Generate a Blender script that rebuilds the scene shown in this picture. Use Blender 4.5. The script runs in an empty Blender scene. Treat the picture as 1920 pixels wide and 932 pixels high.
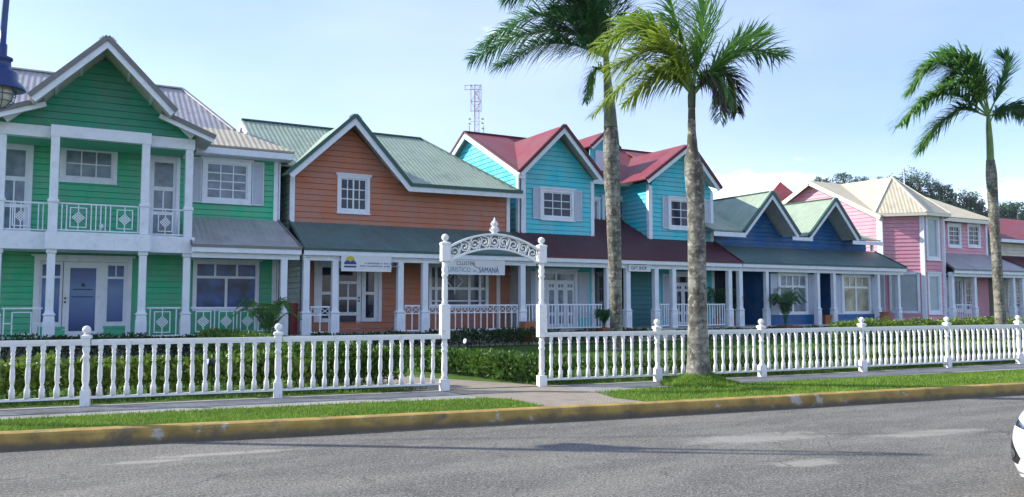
import bpy, bmesh, math, random
from mathutils import Vector, Matrix
random.seed(7)
R=math.radians
sc=bpy.context.scene
COL=sc.collection
# ------------------------------------------------------------------ camera
F=1490.; PCX=960.; PCY=466.; CH=1.56
TH=math.atan(99/F); AZ=R(61)
fw=Vector((math.cos(AZ)*math.cos(TH),math.sin(AZ)*math.cos(TH),math.sin(TH)))
rt=Vector((math.sin(AZ),-math.cos(AZ),0)); up=rt.cross(fw)
CP=Vector((0,0,CH))
cd=bpy.data.cameras.new('camera'); cam=bpy.data.objects.new('camera',cd); COL.objects.link(cam)
cd.sensor_width=36; cd.lens=36*F/1920; cd.clip_end=5000; cd.clip_start=.1
m=Matrix((rt,up,-fw)).transposed().to_4x4(); m.translation=CP; cam.matrix_world=m
sc.camera=cam
# ------------------------------------------------------------------ light
SUN_AZ=R(35); SUN_EL=R(31)         # sun stands towards (-cos az, +sin az)
sv=Vector((-math.cos(SUN_AZ)*math.cos(SUN_EL),math.sin(SUN_AZ)*math.cos(SUN_EL),math.sin(SUN_EL)))
ld=bpy.data.lights.new('sun','SUN'); ld.energy=5.0; ld.angle=R(.53); ld.color=(1,.93,.80)
lo=bpy.data.objects.new('sun',ld); COL.objects.link(lo)
lo.rotation_euler=sv.to_track_quat('Z','Y').to_euler(); lo.location=(-20,20,40)
w=bpy.data.worlds.new('World'); sc.world=w; w.use_nodes=True
nt=w.node_tree; N=nt.nodes; L=nt.links
bg=N['Background']; bg.inputs[1].default_value=.15
sky=N.new('ShaderNodeTexSky'); sky.sky_type='NISHITA'; sky.sun_disc=False
sky.sun_elevation=SUN_EL; sky.sun_rotation=math.atan2(sv.x,sv.y)
sky.air_density=1.0; sky.dust_density=0.25; sky.ozone_density=2.2; sky.altitude=0
tc=N.new('ShaderNodeTexCoord'); mp=N.new('ShaderNodeMapping'); mp.inputs['Scale'].default_value=(1,1,3.2)
L.new(tc.outputs['Generated'],mp.inputs[0])
cn=N.new('ShaderNodeTexNoise'); cn.inputs['Scale'].default_value=3.1; cn.inputs['Detail'].default_value=9; cn.inputs['Roughness'].default_value=.6
L.new(mp.outputs[0],cn.inputs[0])
sx=N.new('ShaderNodeSeparateXYZ'); L.new(tc.outputs['Generated'],sx.inputs[0])
# low cumulus bank near the horizon
lowm=N.new('ShaderNodeMapRange'); lowm.inputs[1].default_value=.20; lowm.inputs[2].default_value=.10; L.new(sx.outputs[2],lowm.inputs[0])
ad=N.new('ShaderNodeMath'); ad.operation='MULTIPLY_ADD'; ad.inputs[1].default_value=.24; ad.inputs[2].default_value=-.06
L.new(lowm.outputs[0],ad.inputs[0])
ad2=N.new('ShaderNodeMath'); ad2.operation='ADD'; L.new(ad.outputs[0],ad2.inputs[0]); L.new(cn.outputs[0],ad2.inputs[1])
cr=N.new('ShaderNodeMapRange'); cr.interpolation_type='SMOOTHSTEP'; cr.inputs[1].default_value=.58; cr.inputs[2].default_value=.68; cr.inputs[3].default_value=0; cr.inputs[4].default_value=.75
L.new(ad2.outputs[0],cr.inputs[0])
# thin high veil
cn2=N.new('ShaderNodeTexNoise'); cn2.inputs['Scale'].default_value=1.4; cn2.inputs['Detail'].default_value=6; L.new(mp.outputs[0],cn2.inputs[0])
vr=N.new('ShaderNodeMapRange'); vr.inputs[1].default_value=.35; vr.inputs[2].default_value=.75; vr.inputs[3].default_value=.06; vr.inputs[4].default_value=.32; L.new(cn2.outputs[0],vr.inputs[0])
mx1=N.new('ShaderNodeMixRGB'); mx1.inputs[2].default_value=(7.0,7.5,8.9,1); L.new(vr.outputs[0],mx1.inputs[0]); tint=N.new('ShaderNodeMixRGB'); tint.blend_type='MULTIPLY'; tint.inputs[0].default_value=1; tint.inputs[2].default_value=(1.03,1.0,1.12,1); L.new(sky.outputs[0],tint.inputs[1]); L.new(tint.outputs[0],mx1.inputs[1])
mx=N.new('ShaderNodeMixRGB'); mx.inputs[2].default_value=(8.2,8.6,9.4,1); L.new(cr.outputs[0],mx.inputs[0]); L.new(mx1.outputs[0],mx.inputs[1])
L.new(mx.outputs[0],bg.inputs[0])
sc.view_settings.view_transform='Standard'; sc.view_settings.look='None'; sc.view_settings.exposure=.60; sc.view_settings.gamma=1
sc.render.engine='CYCLES'
sc.cycles.max_bounces=6

# ------------------------------------------------------------------ pixel / world helpers (photo 1920x932)
def ray(px,py): return fw+rt*((px-PCX)/F)-up*((py-PCY)/F)
def P(px,py,Y):
    d=ray(px,py); p=CP+d*(Y/d.y); return p.x,p.z
def PZ(px,py,Z=0):
    d=ray(px,py); return CP+d*((Z-CH)/d.z)
def PD(px,py,D): return CP+ray(px,py)*D
def PX(px,py,X):
    d=ray(px,py); return CP+d*(X/d.x)
def RC(x0,y0,x1,y1,Y):
    xm=(x0+x1)/2; ym=(y0+y1)/2
    return P(x0,ym,Y)[0],P(x1,ym,Y)[0],P(xm,y1,Y)[1],P(xm,y0,Y)[1]

# ------------------------------------------------------------------ materials
MATS={}
def mat(name,col,rough=.6,var=.08,vscale=6.,bump=0.,bscale=60.,spec=.4,metal=0.,dirt=None,dirt_amt=.0,dscale=2.,coat=0.,trans=0.,streak=0.):
    if name in MATS: return MATS[name]
    m=bpy.data.materials.new(name); m.use_nodes=True; n=m.node_tree.nodes; l=m.node_tree.links
    b=n['Principled BSDF']; b.inputs['Roughness'].default_value=rough; b.inputs['Metallic'].default_value=metal
    b.inputs['Specular IOR Level'].default_value=spec; b.inputs['Coat Weight'].default_value=coat
    t=n.new('ShaderNodeTexCoord'); no=n.new('ShaderNodeTexNoise'); no.inputs['Scale'].default_value=vscale; no.inputs['Detail'].default_value=6
    l.new(t.outputs['Object'],no.inputs[0])
    mr=n.new('ShaderNodeMapRange'); mr.inputs[1].default_value=.3; mr.inputs[2].default_value=.7
    mr.inputs[3].default_value=1-var; mr.inputs[4].default_value=1+var; l.new(no.outputs[0],mr.inputs[0])
    mm=n.new('ShaderNodeMixRGB'); mm.blend_type='MULTIPLY'; mm.inputs[0].default_value=1; mm.inputs[1].default_value=(*col,1)
    l.new(mr.outputs[0],mm.inputs[2]); out=mm.outputs[0]
    if dirt_amt>0:
        d=n.new('ShaderNodeTexNoise'); d.inputs['Scale'].default_value=dscale; d.inputs['Detail'].default_value=10; d.inputs['Roughness'].default_value=.68
        l.new(t.outputs['Object'],d.inputs[0])
        dr=n.new('ShaderNodeMapRange'); dr.interpolation_type='SMOOTHSTEP'; dr.inputs[1].default_value=.5; dr.inputs[2].default_value=.72; dr.inputs[3].default_value=0; dr.inputs[4].default_value=dirt_amt
        l.new(d.outputs[0],dr.inputs[0])
        m2=n.new('ShaderNodeMixRGB'); l.new(dr.outputs[0],m2.inputs[0]); l.new(out,m2.inputs[1]); m2.inputs[2].default_value=(*dirt,1); out=m2.outputs[0]
    if streak>0:
        sm=n.new('ShaderNodeMapping'); sm.inputs['Scale'].default_value=(1.6,1.6,.5); l.new(t.outputs['Object'],sm.inputs[0])
        sn=n.new('ShaderNodeTexNoise'); sn.inputs['Scale'].default_value=1.6; sn.inputs['Detail'].default_value=8; sn.inputs['Roughness'].default_value=.7; l.new(sm.outputs[0],sn.inputs[0])
        sr=n.new('ShaderNodeMapRange'); sr.inputs[1].default_value=.35; sr.inputs[2].default_value=.7; sr.inputs[3].default_value=1+streak*.5; sr.inputs[4].default_value=1-streak; l.new(sn.outputs[0],sr.inputs[0])
        m3=n.new('ShaderNodeMixRGB'); m3.blend_type='MULTIPLY'; m3.inputs[0].default_value=1; l.new(out,m3.inputs[1]); l.new(sr.outputs[0],m3.inputs[2])
        hs=n.new('ShaderNodeHueSaturation'); fn=n.new('ShaderNodeMapRange'); fn.inputs[1].default_value=.35; fn.inputs[2].default_value=.7; fn.inputs[3].default_value=.82; fn.inputs[4].default_value=1.08; l.new(no.outputs[0],fn.inputs[0]); l.new(fn.outputs[0],hs.inputs['Saturation']); l.new(m3.outputs[0],hs.inputs['Color']); out=hs.outputs[0]
    l.new(out,b.inputs['Base Color'])
    if bump>0:
        bn=n.new('ShaderNodeTexNoise'); bn.inputs['Scale'].default_value=bscale; bn.inputs['Detail'].default_value=4; l.new(t.outputs['Object'],bn.inputs[0])
        bu=n.new('ShaderNodeBump'); bu.inputs['Strength'].default_value=bump; bu.inputs['Distance'].default_value=.01
        l.new(bn.outputs[0],bu.inputs['Height']); l.new(bu.outputs[0],b.inputs['Normal'])
    if trans>0:
        tr=n.new('ShaderNodeBsdfTranslucent'); l.new(out,tr.inputs[0]); ms=n.new('ShaderNodeMixShader'); ms.inputs[0].default_value=trans
        l.new(b.outputs[0],ms.inputs[1]); l.new(tr.outputs[0],ms.inputs[2]); l.new(ms.outputs[0],n['Material Output'].inputs[0])
    MATS[name]=m; return m
DG=(.12,.11,.08)
def siding(name,col): return mat(name,col,.55,.09,1.3,.15,25,.35,dirt=tuple(c*.62 for c in col),dirt_amt=.42,dscale=2.2,streak=.07)
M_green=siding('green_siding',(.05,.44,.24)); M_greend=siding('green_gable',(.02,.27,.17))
M_orange=siding('orange_siding',(.46,.17,.10)); M_teal=siding('teal_siding',(.06,.56,.68))
M_blue=siding('blue_siding',(.003,.105,.32)); M_pink=siding('pink_siding',(.66,.29,.38))
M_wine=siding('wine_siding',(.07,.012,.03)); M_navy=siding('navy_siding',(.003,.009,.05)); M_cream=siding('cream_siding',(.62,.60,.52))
M_teal_shade=siding('shaded_teal_boards',(.02,.17,.20)); M_pale=siding('pale_siding',(.46,.52,.52))
M_white=mat('white_paint',(.72,.77,.86),.5,.05,4,.1,30,.4,dirt=(.42,.42,.40),dirt_amt=.35,dscale=5)
M_fence=mat('fence_paint',(.78,.79,.79),.45,.05,9,.2,60,.4,dirt=(.30,.29,.24),dirt_amt=.5,dscale=9)
M_soffit=mat('soffit_paint',(.50,.50,.48),.7,.12,3,.1,dirt=(.25,.24,.2),dirt_amt=.4)
M_rgray=mat('gray_metal_roof',(.42,.41,.42),.45,.08,1.2,0,60,.5,.2,dirt=(.2,.18,.16),dirt_amt=.5,dscale=1.6,streak=.16)
M_rcream=mat('cream_metal_roof',(.55,.49,.36),.5,.06,1.2,0,60,.4,dirt=(.38,.33,.25),dirt_amt=.4,dscale=1.6,streak=.16)
M_rgreen=mat('green_metal_roof',(.31,.40,.30),.45,.08,1.2,0,60,.5,dirt=(.13,.2,.16),dirt_amt=.5,dscale=1.4,streak=.16)
M_rgreen_shade=mat('shaded_green_metal_roof',(.105,.18,.175),.5,.08,1.2,0,60,.4,dirt=(.06,.11,.11),dirt_amt=.5,dscale=1.4,streak=.16)  # shaded copy of the green roof; house shadow on porches put into colour
M_rred=mat('red_metal_roof',(.23,.04,.05),.45,.08,1.2,0,60,.5,dirt=(.2,.03,.04),dirt_amt=.5,dscale=1.4,streak=.16)
M_rred_shade=mat('shaded_red_metal_roof',(.075,.018,.03),.5,.08,1.2,0,60,.4,dirt=(.07,.015,.025),dirt_amt=.5,dscale=1.4,streak=.16)  # shaded copy of the red roof, darkened for the shadow on porches
M_edgeg=mat('roof_edge_green',(.035,.10,.09),.5,.1,4); M_edger=mat('roof_edge_maroon',(.09,.012,.02),.5,.1,4); M_edgegy=mat('roof_edge_gray',(.17,.17,.17),.5,.1,4)
def glass(name,col,rough=.06,var=.3,vs=2.5): return mat(name,col,rough,var,vs,0,1,.35,coat=.0)
G_dark=glass('window_glass',(.010,.02,.05)); G_mid=glass('curtained_glass',(.16,.21,.27),.12,.35,3.5); G_blue=glass('blue_film_glass',(.012,.05,.22),.25,.5,1.2)
G_pale=glass('frosted_glass',(.34,.42,.46),.3,.1,1.5); G_mirror=glass('mirrored_glass',(.30,.30,.22),.15,.5,2)
M_shut=mat('shutter_paint',(.56,.62,.72),.55,.06,5,.1)
M_block=mat('light_block',(.06,.06,.06),.9); M_black=mat('black_metal',(.015,.015,.018),.4,.1); M_conc=mat('concrete_floor',(.46,.45,.42),.8,.15,2,.3,40,.3,dirt=(.2,.19,.17),dirt_amt=.5)
M_terra=mat('terracotta',(.36,.14,.07),.75,.12,5,.3,50,.3,dirt=(.18,.1,.07),dirt_amt=.5,dscale=6)
M_soil=mat('soil',(.05,.035,.02),.95,.3,20,.6,60,.1)
M_redp=mat('red_paint',(.20,.01,.015),.4,.15,5); M_navyp=mat('lamp_blue_paint',(.008,.035,.15),.35,.08,6,0,1,.5,coat=.3)

mm_=G_blue; nb_=mm_.node_tree.nodes; lb_=mm_.node_tree.links; bb_=nb_['Principled BSDF']; tb_=nb_.new('ShaderNodeTexCoord'); sb_=nb_.new('ShaderNodeSeparateXYZ'); lb_.new(tb_.outputs['Object'],sb_.inputs[0])
rb_=nb_.new('ShaderNodeValToRGB'); rb_.color_ramp.elements[0].position=0; rb_.color_ramp.elements[0].color=(.006,.03,.16,1); rb_.color_ramp.elements[1].position=1; rb_.color_ramp.elements[1].color=(.008,.04,.19,1)
for ps_,cl_ in ((.30,(.06,.13,.33,1)),(.62,(.12,.22,.42,1)),(.80,(.05,.11,.32,1))): e_=rb_.color_ramp.elements.new(ps_); e_.color=cl_
mb2_=nb_.new('ShaderNodeMapRange'); mb2_.inputs[1].default_value=.6; mb2_.inputs[2].default_value=2.7; lb_.new(sb_.outputs[2],mb2_.inputs[0]); lb_.new(mb2_.outputs[0],rb_.inputs[0]); lb_.new(rb_.outputs[0],bb_.inputs['Base Color'])   # printed film, fades in the middle
# ------------------------------------------------------------------ mesh builder
ORG={}
class MB:
    def __init__(s): s.v=[]; s.f=[]; s.mi=[]; s.cur=0; s.sm=set()
    def face(s,pts,smooth=False):
        b=len(s.v); s.v+=[tuple(p) for p in pts]; s.f.append(tuple(range(b,b+len(pts)))); s.mi.append(s.cur)
        if smooth: s.sm.add(len(s.f)-1)
    def box(s,x0,x1,y0,y1,z0,z1):
        b=len(s.v); s.v+=[(x0,y0,z0),(x1,y0,z0),(x1,y1,z0),(x0,y1,z0),(x0,y0,z1),(x1,y0,z1),(x1,y1,z1),(x0,y1,z1)]
        for q in ((0,3,2,1),(4,5,6,7),(0,1,5,4),(1,2,6,5),(2,3,7,6),(3,0,4,7)): s.f.append(tuple(b+i for i in q)); s.mi.append(s.cur)
    def bar(s,p,q,wd,h,upv=(0,0,1),off=(0,0)):
        p=Vector(p);q=Vector(q);t=(q-p).normalized();u=Vector(upv);sd=t.cross(u)
        if sd.length<1e-4: sd=t.cross(Vector((0,1,0)))
        sd.normalize();u=sd.cross(t).normalized()
        o=sd*off[0]+u*off[1]; b=len(s.v)
        for e in (p,q):
            for a,c in ((-1,-1),(1,-1),(1,1),(-1,1)): s.v.append(tuple(e+o+sd*(a*wd/2)+u*(c*h/2)))
        for k in ((0,1,2,3),(7,6,5,4),(0,4,5,1),(1,5,6,2),(2,6,7,3),(3,7,4,0)): s.f.append(tuple(b+i for i in k)); s.mi.append(s.cur)
    def tube(s,pts,rad,n=8,cap=True):
        pts=[Vector(p) for p in pts]
        if not hasattr(rad,'__len__'): rad=[rad]*len(pts)
        b=len(s.v); ref=Vector((0,0,1)) if abs((pts[-1]-pts[0]).normalized().z)<.9 else Vector((1,0,0))
        for i,p in enumerate(pts):
            t=(pts[min(i+1,len(pts)-1)]-pts[max(i-1,0)]).normalized()
            a=t.cross(ref).normalized(); c=a.cross(t)
            for k in range(n):
                g=2*math.pi*k/n; s.v.append(tuple(p+(a*math.cos(g)+c*math.sin(g))*rad[i]))
        for i in range(len(pts)-1):
            for k in range(n):
                s.f.append((b+i*n+k,b+i*n+(k+1)%n,b+(i+1)*n+(k+1)%n,b+(i+1)*n+k)); s.mi.append(s.cur); s.sm.add(len(s.f)-1)
        if cap:
            s.f.append(tuple(b+k for k in range(n))); s.mi.append(s.cur)
            s.f.append(tuple(b+(len(pts)-1)*n+k for k in range(n))[::-1]); s.mi.append(s.cur)
    def lathe(s,c,prof,n=12,sq=False,rot=0):
        c=Vector(c); b=len(s.v)
        for r,z in prof:
            for k in range(n):
                g=2*math.pi*k/n+rot; s.v.append((c.x+r*math.cos(g),c.y+r*math.sin(g),c.z+z))
        for i in range(len(prof)-1):
            for k in range(n):
                s.f.append((b+i*n+k,b+i*n+(k+1)%n,b+(i+1)*n+(k+1)%n,b+(i+1)*n+k)); s.mi.append(s.cur)
                if n>5: s.sm.add(len(s.f)-1)
        s.f.append(tuple(b+k for k in range(n))[::-1]); s.mi.append(s.cur)
        s.f.append(tuple(b+(len(prof)-1)*n+k for k in range(n))); s.mi.append(s.cur)
    def sqpost(s,c,prof,rot=0):   # square section stack: (half width, z)
        s.lathe(c,[(hw*math.sqrt(2),z) for hw,z in prof],4,rot=math.pi/4+rot)
    def prism(s,poly,y0,y1):      # poly (x,z) extruded along y
        n=len(poly); b=len(s.v)
        s.v+=[(x,y0,z) for x,z in poly]+[(x,y1,z) for x,z in poly]
        s.f.append(tuple(b+i for i in range(n))); s.mi.append(s.cur); s.f.append(tuple(b+n+i for i in range(n))[::-1]); s.mi.append(s.cur)
        for i in range(n): j=(i+1)%n; s.f.append((b+i,b+n+i,b+n+j,b+j)); s.mi.append(s.cur)
    def build(s,name,mats,parent=None,label=None,loc=None):
        if not isinstance(mats,(list,tuple)): mats=[mats]
        me=bpy.data.meshes.new(name); o0=Vector((0,0,0))
        if loc is not None: o0=Vector(loc)
        elif parent is not None: o0=ORG.get(parent.name,Vector((0,0,0)))
        me.from_pydata([(x-o0.x,y-o0.y,z-o0.z) for x,y,z in s.v],[],s.f)
        for m_ in mats: me.materials.append(m_)
        for i,p in enumerate(me.polygons):
            p.material_index=s.mi[i]
            if i in s.sm: p.use_smooth=True
        me.update(); o=bpy.data.objects.new(name,me); COL.objects.link(o)
        if parent is not None: o.parent=parent
        if loc is not None and parent is None: o.location=o0
        ORG[o.name]=o0
        if label: o['label']=label
        return o
def tag(o,label,cat,group=None,kind=None):
    if label:o['label']=label
    if cat:o['category']=cat
    if group:o['group']=group
    if kind:o['kind']=kind
    return o
def empty(name,loc,label,cat,group=None,rz=0):
    o=bpy.data.objects.new(name,None); COL.objects.link(o); o.location=loc; o.rotation_euler=(0,0,rz); o.empty_display_size=.2
    ORG[o.name]=Vector(loc); return tag(o,label,cat,group)
def link_copy(o,parent,loc):
    c=o.copy(); COL.objects.link(c); c.parent=parent; c.location=loc; ORG[c.name]=Vector((0,0,0)); return c
def structure(mb,name,m):
    o=mb.build(name,m); o['kind']='structure'; return o

# polygon clipping
def clip(poly,fn):
    out=[]; n=len(poly)
    for i in range(n):
        a=poly[i]; b=poly[(i+1)%n]; fa=fn(a); fb=fn(b)
        if fa>=0: out.append(a)
        if (fa>0 and fb<0) or (fa<0 and fb>0):
            t=fa/(fa-fb); out.append(tuple(a[k]+(b[k]-a[k])*t for k in range(len(a))))
    return out if len(out)>=3 else None
def bands(poly,ax,step,off=0):
    lo=min(p[ax] for p in poly); hi=max(p[ax] for p in poly)
    k=math.floor((lo-off)/step)
    while off+k*step<hi-1e-6:
        a=off+k*step; b=a+step
        q=clip(poly,lambda p:p[ax]-a)
        if q: q=clip(q,lambda p:b-p[ax])
        if q: yield k,a,b,q
        k+=1
def clap(mb,o,u,polys,holes=(),course=.18,lip=.024,nrm=None,gr=.017):
    """lapped boards on a wall: o origin (x,y), u direction (x,y); polys in (distance,z)"""
    ox,oy=o; ux,uy=u; nx,ny=(uy,-ux) if nrm is None else nrm
    pieces=list(polys)
    for (a,b,c,d) in holes:       # x0,x1,z0,z1
        nx_=[]
        for p in pieces:
            l_=clip(p,lambda q:a-q[0]); r_=clip(p,lambda q:q[0]-b)
            m_=clip(p,lambda q:q[0]-a); m_=clip(m_,lambda q:b-q[0]) if m_ else None
            t_=clip(m_,lambda q:q[1]-d) if m_ else None; b_=clip(m_,lambda q:c-q[1]) if m_ else None
            nx_+=[q for q in (l_,r_,t_,b_) if q]
        pieces=nx_
    for p in pieces:
        for k,a,b,q in bands(p,1,course):
            j=(hash((k,round(ox,1)))%7-3)*.0006
            f=lambda t:(ox+ux*t[0]+nx*(lip*(b-t[1])/course+j),oy+uy*t[0]+ny*(lip*(b-t[1])/course+j),t[1])
            q2=clip(q,lambda t:t[1]-a-gr)
            if not q2: continue
            mb.face([f(t) for t in q2]); mb.face([(ox+ux*t[0]-nx*.03,oy+uy*t[0]-ny*.03,t[1]) for t in q])
            q=q2; a=a+gr
            bt=[t for t in q if abs(t[1]-a)<1e-5]
            if len(bt)>=2:
                x0=min(t[0] for t in bt); x1=max(t[0] for t in bt)
                mb.face([(ox+ux*x0+nx*lip,oy+uy*x0+ny*lip,a),(ox+ux*x1+nx*lip,oy+uy*x1+ny*lip,a),(ox+ux*x1-nx*.03,oy+uy*x1-ny*.03,a),(ox+ux*x0-nx*.03,oy+uy*x0-ny*.03,a)])
def corr(mb,pts,down,period=.17,amp=.011,thick=.05,under=1,off=0):
    """ribbed metal sheet over a flat convex polygon"""
    pts=[Vector(p) for p in pts]; n=None
    for i in range(len(pts)-2):
        c=(pts[i+1]-pts[0]).cross(pts[i+2]-pts[0])
        if c.length>1e-3: n=c.normalized(); break
    if n.z<0: n=-n
    d=Vector(down); d=(d-n*d.dot(n)).normalized(); u=d.cross(n).normalized()
    o=pts[0]; poly=[((p-o).dot(u),(p-o).dot(d)) for p in pts]
    wv=[0,0,1,1]; st=period/4; mb.cur=0
    hgt=lambda t:(lambda x:(wv[int(math.floor(x))%4]*(1-(x%1))+wv[(int(math.floor(x))+1)%4]*(x%1)))(t/st)
    for k,a,b,q in bands(poly,0,st):
        ha,hb=wv[k%4],wv[(k+1)%4]
        mb.face([o+u*t[0]+d*t[1]+n*(amp*(ha+(hb-ha)*(t[0]-a)/st)) for t in q])
    mb.cur=under
    mb.face([p-n*thick for p in pts][::-1]); mb.cur=0
    for i in range(len(pts)):
        j=(i+1)%len(pts); mb.face([pts[i]-n*thick,pts[j]-n*thick,pts[j]+n*amp*.4,pts[i]+n*amp*.4])
    mb.cur=0

# ------------------------------------------------------------------ house parts
def window(parent,x0,x1,z0,z1,Y,cols=3,rows=3,gl=None,fr=.09,mun=.035,name='window',head=True,rec=.07,trim_mat=None,split=None,label=None,origin=None,u=(1,0)):
    """window in a wall facing -Y. outer trim x0..x1,z0..z1"""
    t=MB(); tm=trim_mat or M_white
    t.box(x0,x0+fr,Y-.045,Y+rec,z0,z1); t.box(x1-fr,x1,Y-.045,Y+rec,z0,z1)
    t.box(x0+fr,x1-fr,Y-.045,Y+rec,z1-fr,z1); t.box(x0+fr,x1-fr,Y-.06,Y+rec,z0,z0+fr)
    if head:
        t.box(x0-.06,x1+.06,Y-.09,Y+.01,z1,z1+.05); t.box(x0-.03,x1+.03,Y-.065,Y+.012,z1-.045,z1-.002)
        t.box(x0-.02,x1+.02,Y-.10,Y+.01,z0-.04,z0)
    o=t.build(name,tm,parent,label)
    fx0,fx1,fz0,fz1=x0+fr,x1-fr,z0+fr,z1-fr
    s=MB(); sf=.05
    s.box(fx0,fx0+sf,Y+.0,Y+rec-.002,fz0,fz1); s.box(fx1-sf,fx1,Y,Y+rec-.002,fz0,fz1)
    s.box(fx0+sf,fx1-sf,Y,Y+rec-.002,fz0,fz0+sf); s.box(fx0+sf,fx1-sf,Y,Y+rec-.002,fz1-sf,fz1)
    gx0,gx1,gz0,gz1=fx0+sf,fx1-sf,fz0+sf,fz1-sf
    for i in range(1,cols):
        x=gx0+(gx1-gx0)*i/cols; wd=mun*(1.7 if (split and i in split) else 1); s.box(x-wd/2,x+wd/2,Y+.01,Y+rec-.004,gz0,gz1)
    for j in range(1,rows):
        z=gz0+(gz1-gz0)*j/rows
        for i in range(cols):
            xa=gx0+(gx1-gx0)*i/cols+mun*.9; xb=gx0+(gx1-gx0)*(i+1)/cols-mun*.9
            s.box(xa-.02,xb+.02,Y+.016,Y+rec-.006,z-mun/2,z+mun/2)
    s.build('sash',tm,o)
    g=MB(); g.box(gx0-.01,gx1+.01,Y+rec-.035,Y+rec-.02,gz0-.01,gz1+.01); g.build('pane',gl or G_dark,o)
    return o,(x0+.02,x1-.02,z0+.02,z1-.02)
def shutter(parent,x0,x1,z0,z1,Y,par=None):
    s=MB(); f=.04
    s.box(x0,x0+f,Y-.07,Y-.025,z0,z1); s.box(x1-f,x1,Y-.07,Y-.025,z0,z1); s.box(x0+f,x1-f,Y-.07,Y-.025,z0,z0+f); s.box(x0+f,x1-f,Y-.07,Y-.025,z1-f,z1)
    z=z0+f; 
    while z<z1-f-.01:
        s.face([(x0+f,Y-.062,z),(x1-f,Y-.062,z),(x1-f,Y-.035,z+.045),(x0+f,Y-.035,z+.045)]); z+=.05
    s.box(x0+f,x1-f,Y-.03,Y-.024,z0+f,z1-f)
    return s.build('shutter',M_shut,parent)
def panel_door(parent,x0,x1,z0,z1,Y,gl,rects,name='door',handle=None,label=None):
    """leaf with rectangular lights: rects fractions (a,b,c,d)"""
    s=MB(); wdt=x1-x0; h=z1-z0
    holes=[(x0+wdt*a,x0+wdt*b,z0+h*c,z0+h*d) for a,b,c,d in rects]
    pieces=[[(x0,z0),(x1,z0),(x1,z1),(x0,z1)]]
    for (a,b,c,d) in holes:
        nn=[]
        for p in pieces:
            l_=clip(p,lambda q:a-q[0]); r_=clip(p,lambda q:q[0]-b); m_=clip(p,lambda q:q[0]-a); m_=clip(m_,lambda q:b-q[0]) if m_ else None
            t_=clip(m_,lambda q:q[1]-d) if m_ else None; b_=clip(m_,lambda q:c-q[1]) if m_ else None
            nn+=[q for q in (l_,r_,t_,b_) if q]
        pieces=nn
    for p in pieces: s.prism(p,Y,Y+.04)
    o=s.build(name,M_white,parent,label)
    for (a,b,c,d) in holes:
        g=MB(); g.box(a-.005,b+.005,Y+.018,Y+.028,c-.005,d+.005); g.build('pane',gl,o)
    if handle is not None:
        hm=MB()
        for dz in (0,.11): hm.tube([(handle,Y,z0+h*.46+dz),(handle,Y-.05,z0+h*.46+dz)],.03,10)
        hm.build('handle',M_black,o)
    return o
def casing(parent,x0,x1,z0,z1,Y,w=.11,depth=.05,name='door_frame',head=True,bottom=False):
    t=MB(); t.box(x0,x0+w,Y-depth,Y+.05,z0,z1); t.box(x1-w,x1,Y-depth,Y+.05,z0,z1); t.box(x0+w,x1-w,Y-depth,Y+.05,z1-w,z1)
    if bottom: t.box(x0+w,x1-w,Y-depth,Y+.05,z0,z0+w)
    if head: t.box(x0-.08,x1+.08,Y-depth-.05,Y+.01,z1,z1+.05)
    return t.build(name,M_white,parent)
_colmesh={}
def column(parent,x,y,z0=.5,z1=3.05,w=.098):
    key=(round(z0,2),round(z1,2),w)
    if key not in _colmesh:
        h=z1-z0; s=MB()
        s.sqpost((0,0,0),[(w+.035,0),(w+.035,.62),(w+.02,.66),(w+.05,.68),(w+.05,.71),(w+.015,.74),(w,.80),(w,h-.12),(w+.03,h-.10),(w+.03,h)])
        for a in range(4):
            c,s_=math.cos(a*math.pi/2),math.sin(a*math.pi/2); r=w+.035+.008
            pts=[(-.06,.12),(-.06,.42),(0,.52),(.06,.42),(.06,.12)]
            for i in range(4):
                p,q=pts[i],pts[i+1]
                s.bar((c*r-s_*p[0],s_*r+c*p[0],p[1]),(c*r-s_*q[0],s_*r+c*q[0],q[1]),.016,.016)
        o=s.build('column',M_white,parent,loc=(0,0,0)); _colmesh[key]=o.data
    else:
        o=bpy.data.objects.new('column',_colmesh[key]); COL.objects.link(o); o.parent=parent
    o.location=Vector((x,y,z0))-ORG[parent.name]; return o
def lattice(s,cx,z0,z1,Y,hw):
    """square frame with diamond lattice"""
    zc=(z0+z1)/2; fh=(z1-z0)/2; t=.026
    s.box(cx-hw,cx-hw+t,Y-.015,Y+.015,zc-fh,zc+fh); s.box(cx+hw-t,cx+hw,Y-.015,Y+.015,zc-fh,zc+fh)
    s.box(cx-hw,cx+hw,Y-.012,Y+.018,zc-fh,zc-fh+t); s.box(cx-hw,cx+hw,Y-.012,Y+.018,zc+fh-t,zc+fh)
    r=hw*.72
    for k in range(5):
        a=-r+2*r*k/4
        # lines of slope +1 and -1 within the diamond |x|+|z|<=r
        c=a
        s.bar((cx+(c-r)/2,Y,zc+(c+r)/2),(cx+(c+r)/2,Y,zc+(c-r)/2),.02,.018,(0,1,0))
        s.bar((cx+(c-r)/2,Y+.004,zc-(c+r)/2),(cx+(c+r)/2,Y+.004,zc-(c-r)/2),.02,.018,(0,1,0))
    s.box(cx-t/2,cx+t/2,Y-.01,Y+.012,zc+r,zc+fh-t); s.box(cx-t/2,cx+t/2,Y-.01,Y+.012,zc-fh+t,zc-r)
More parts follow.
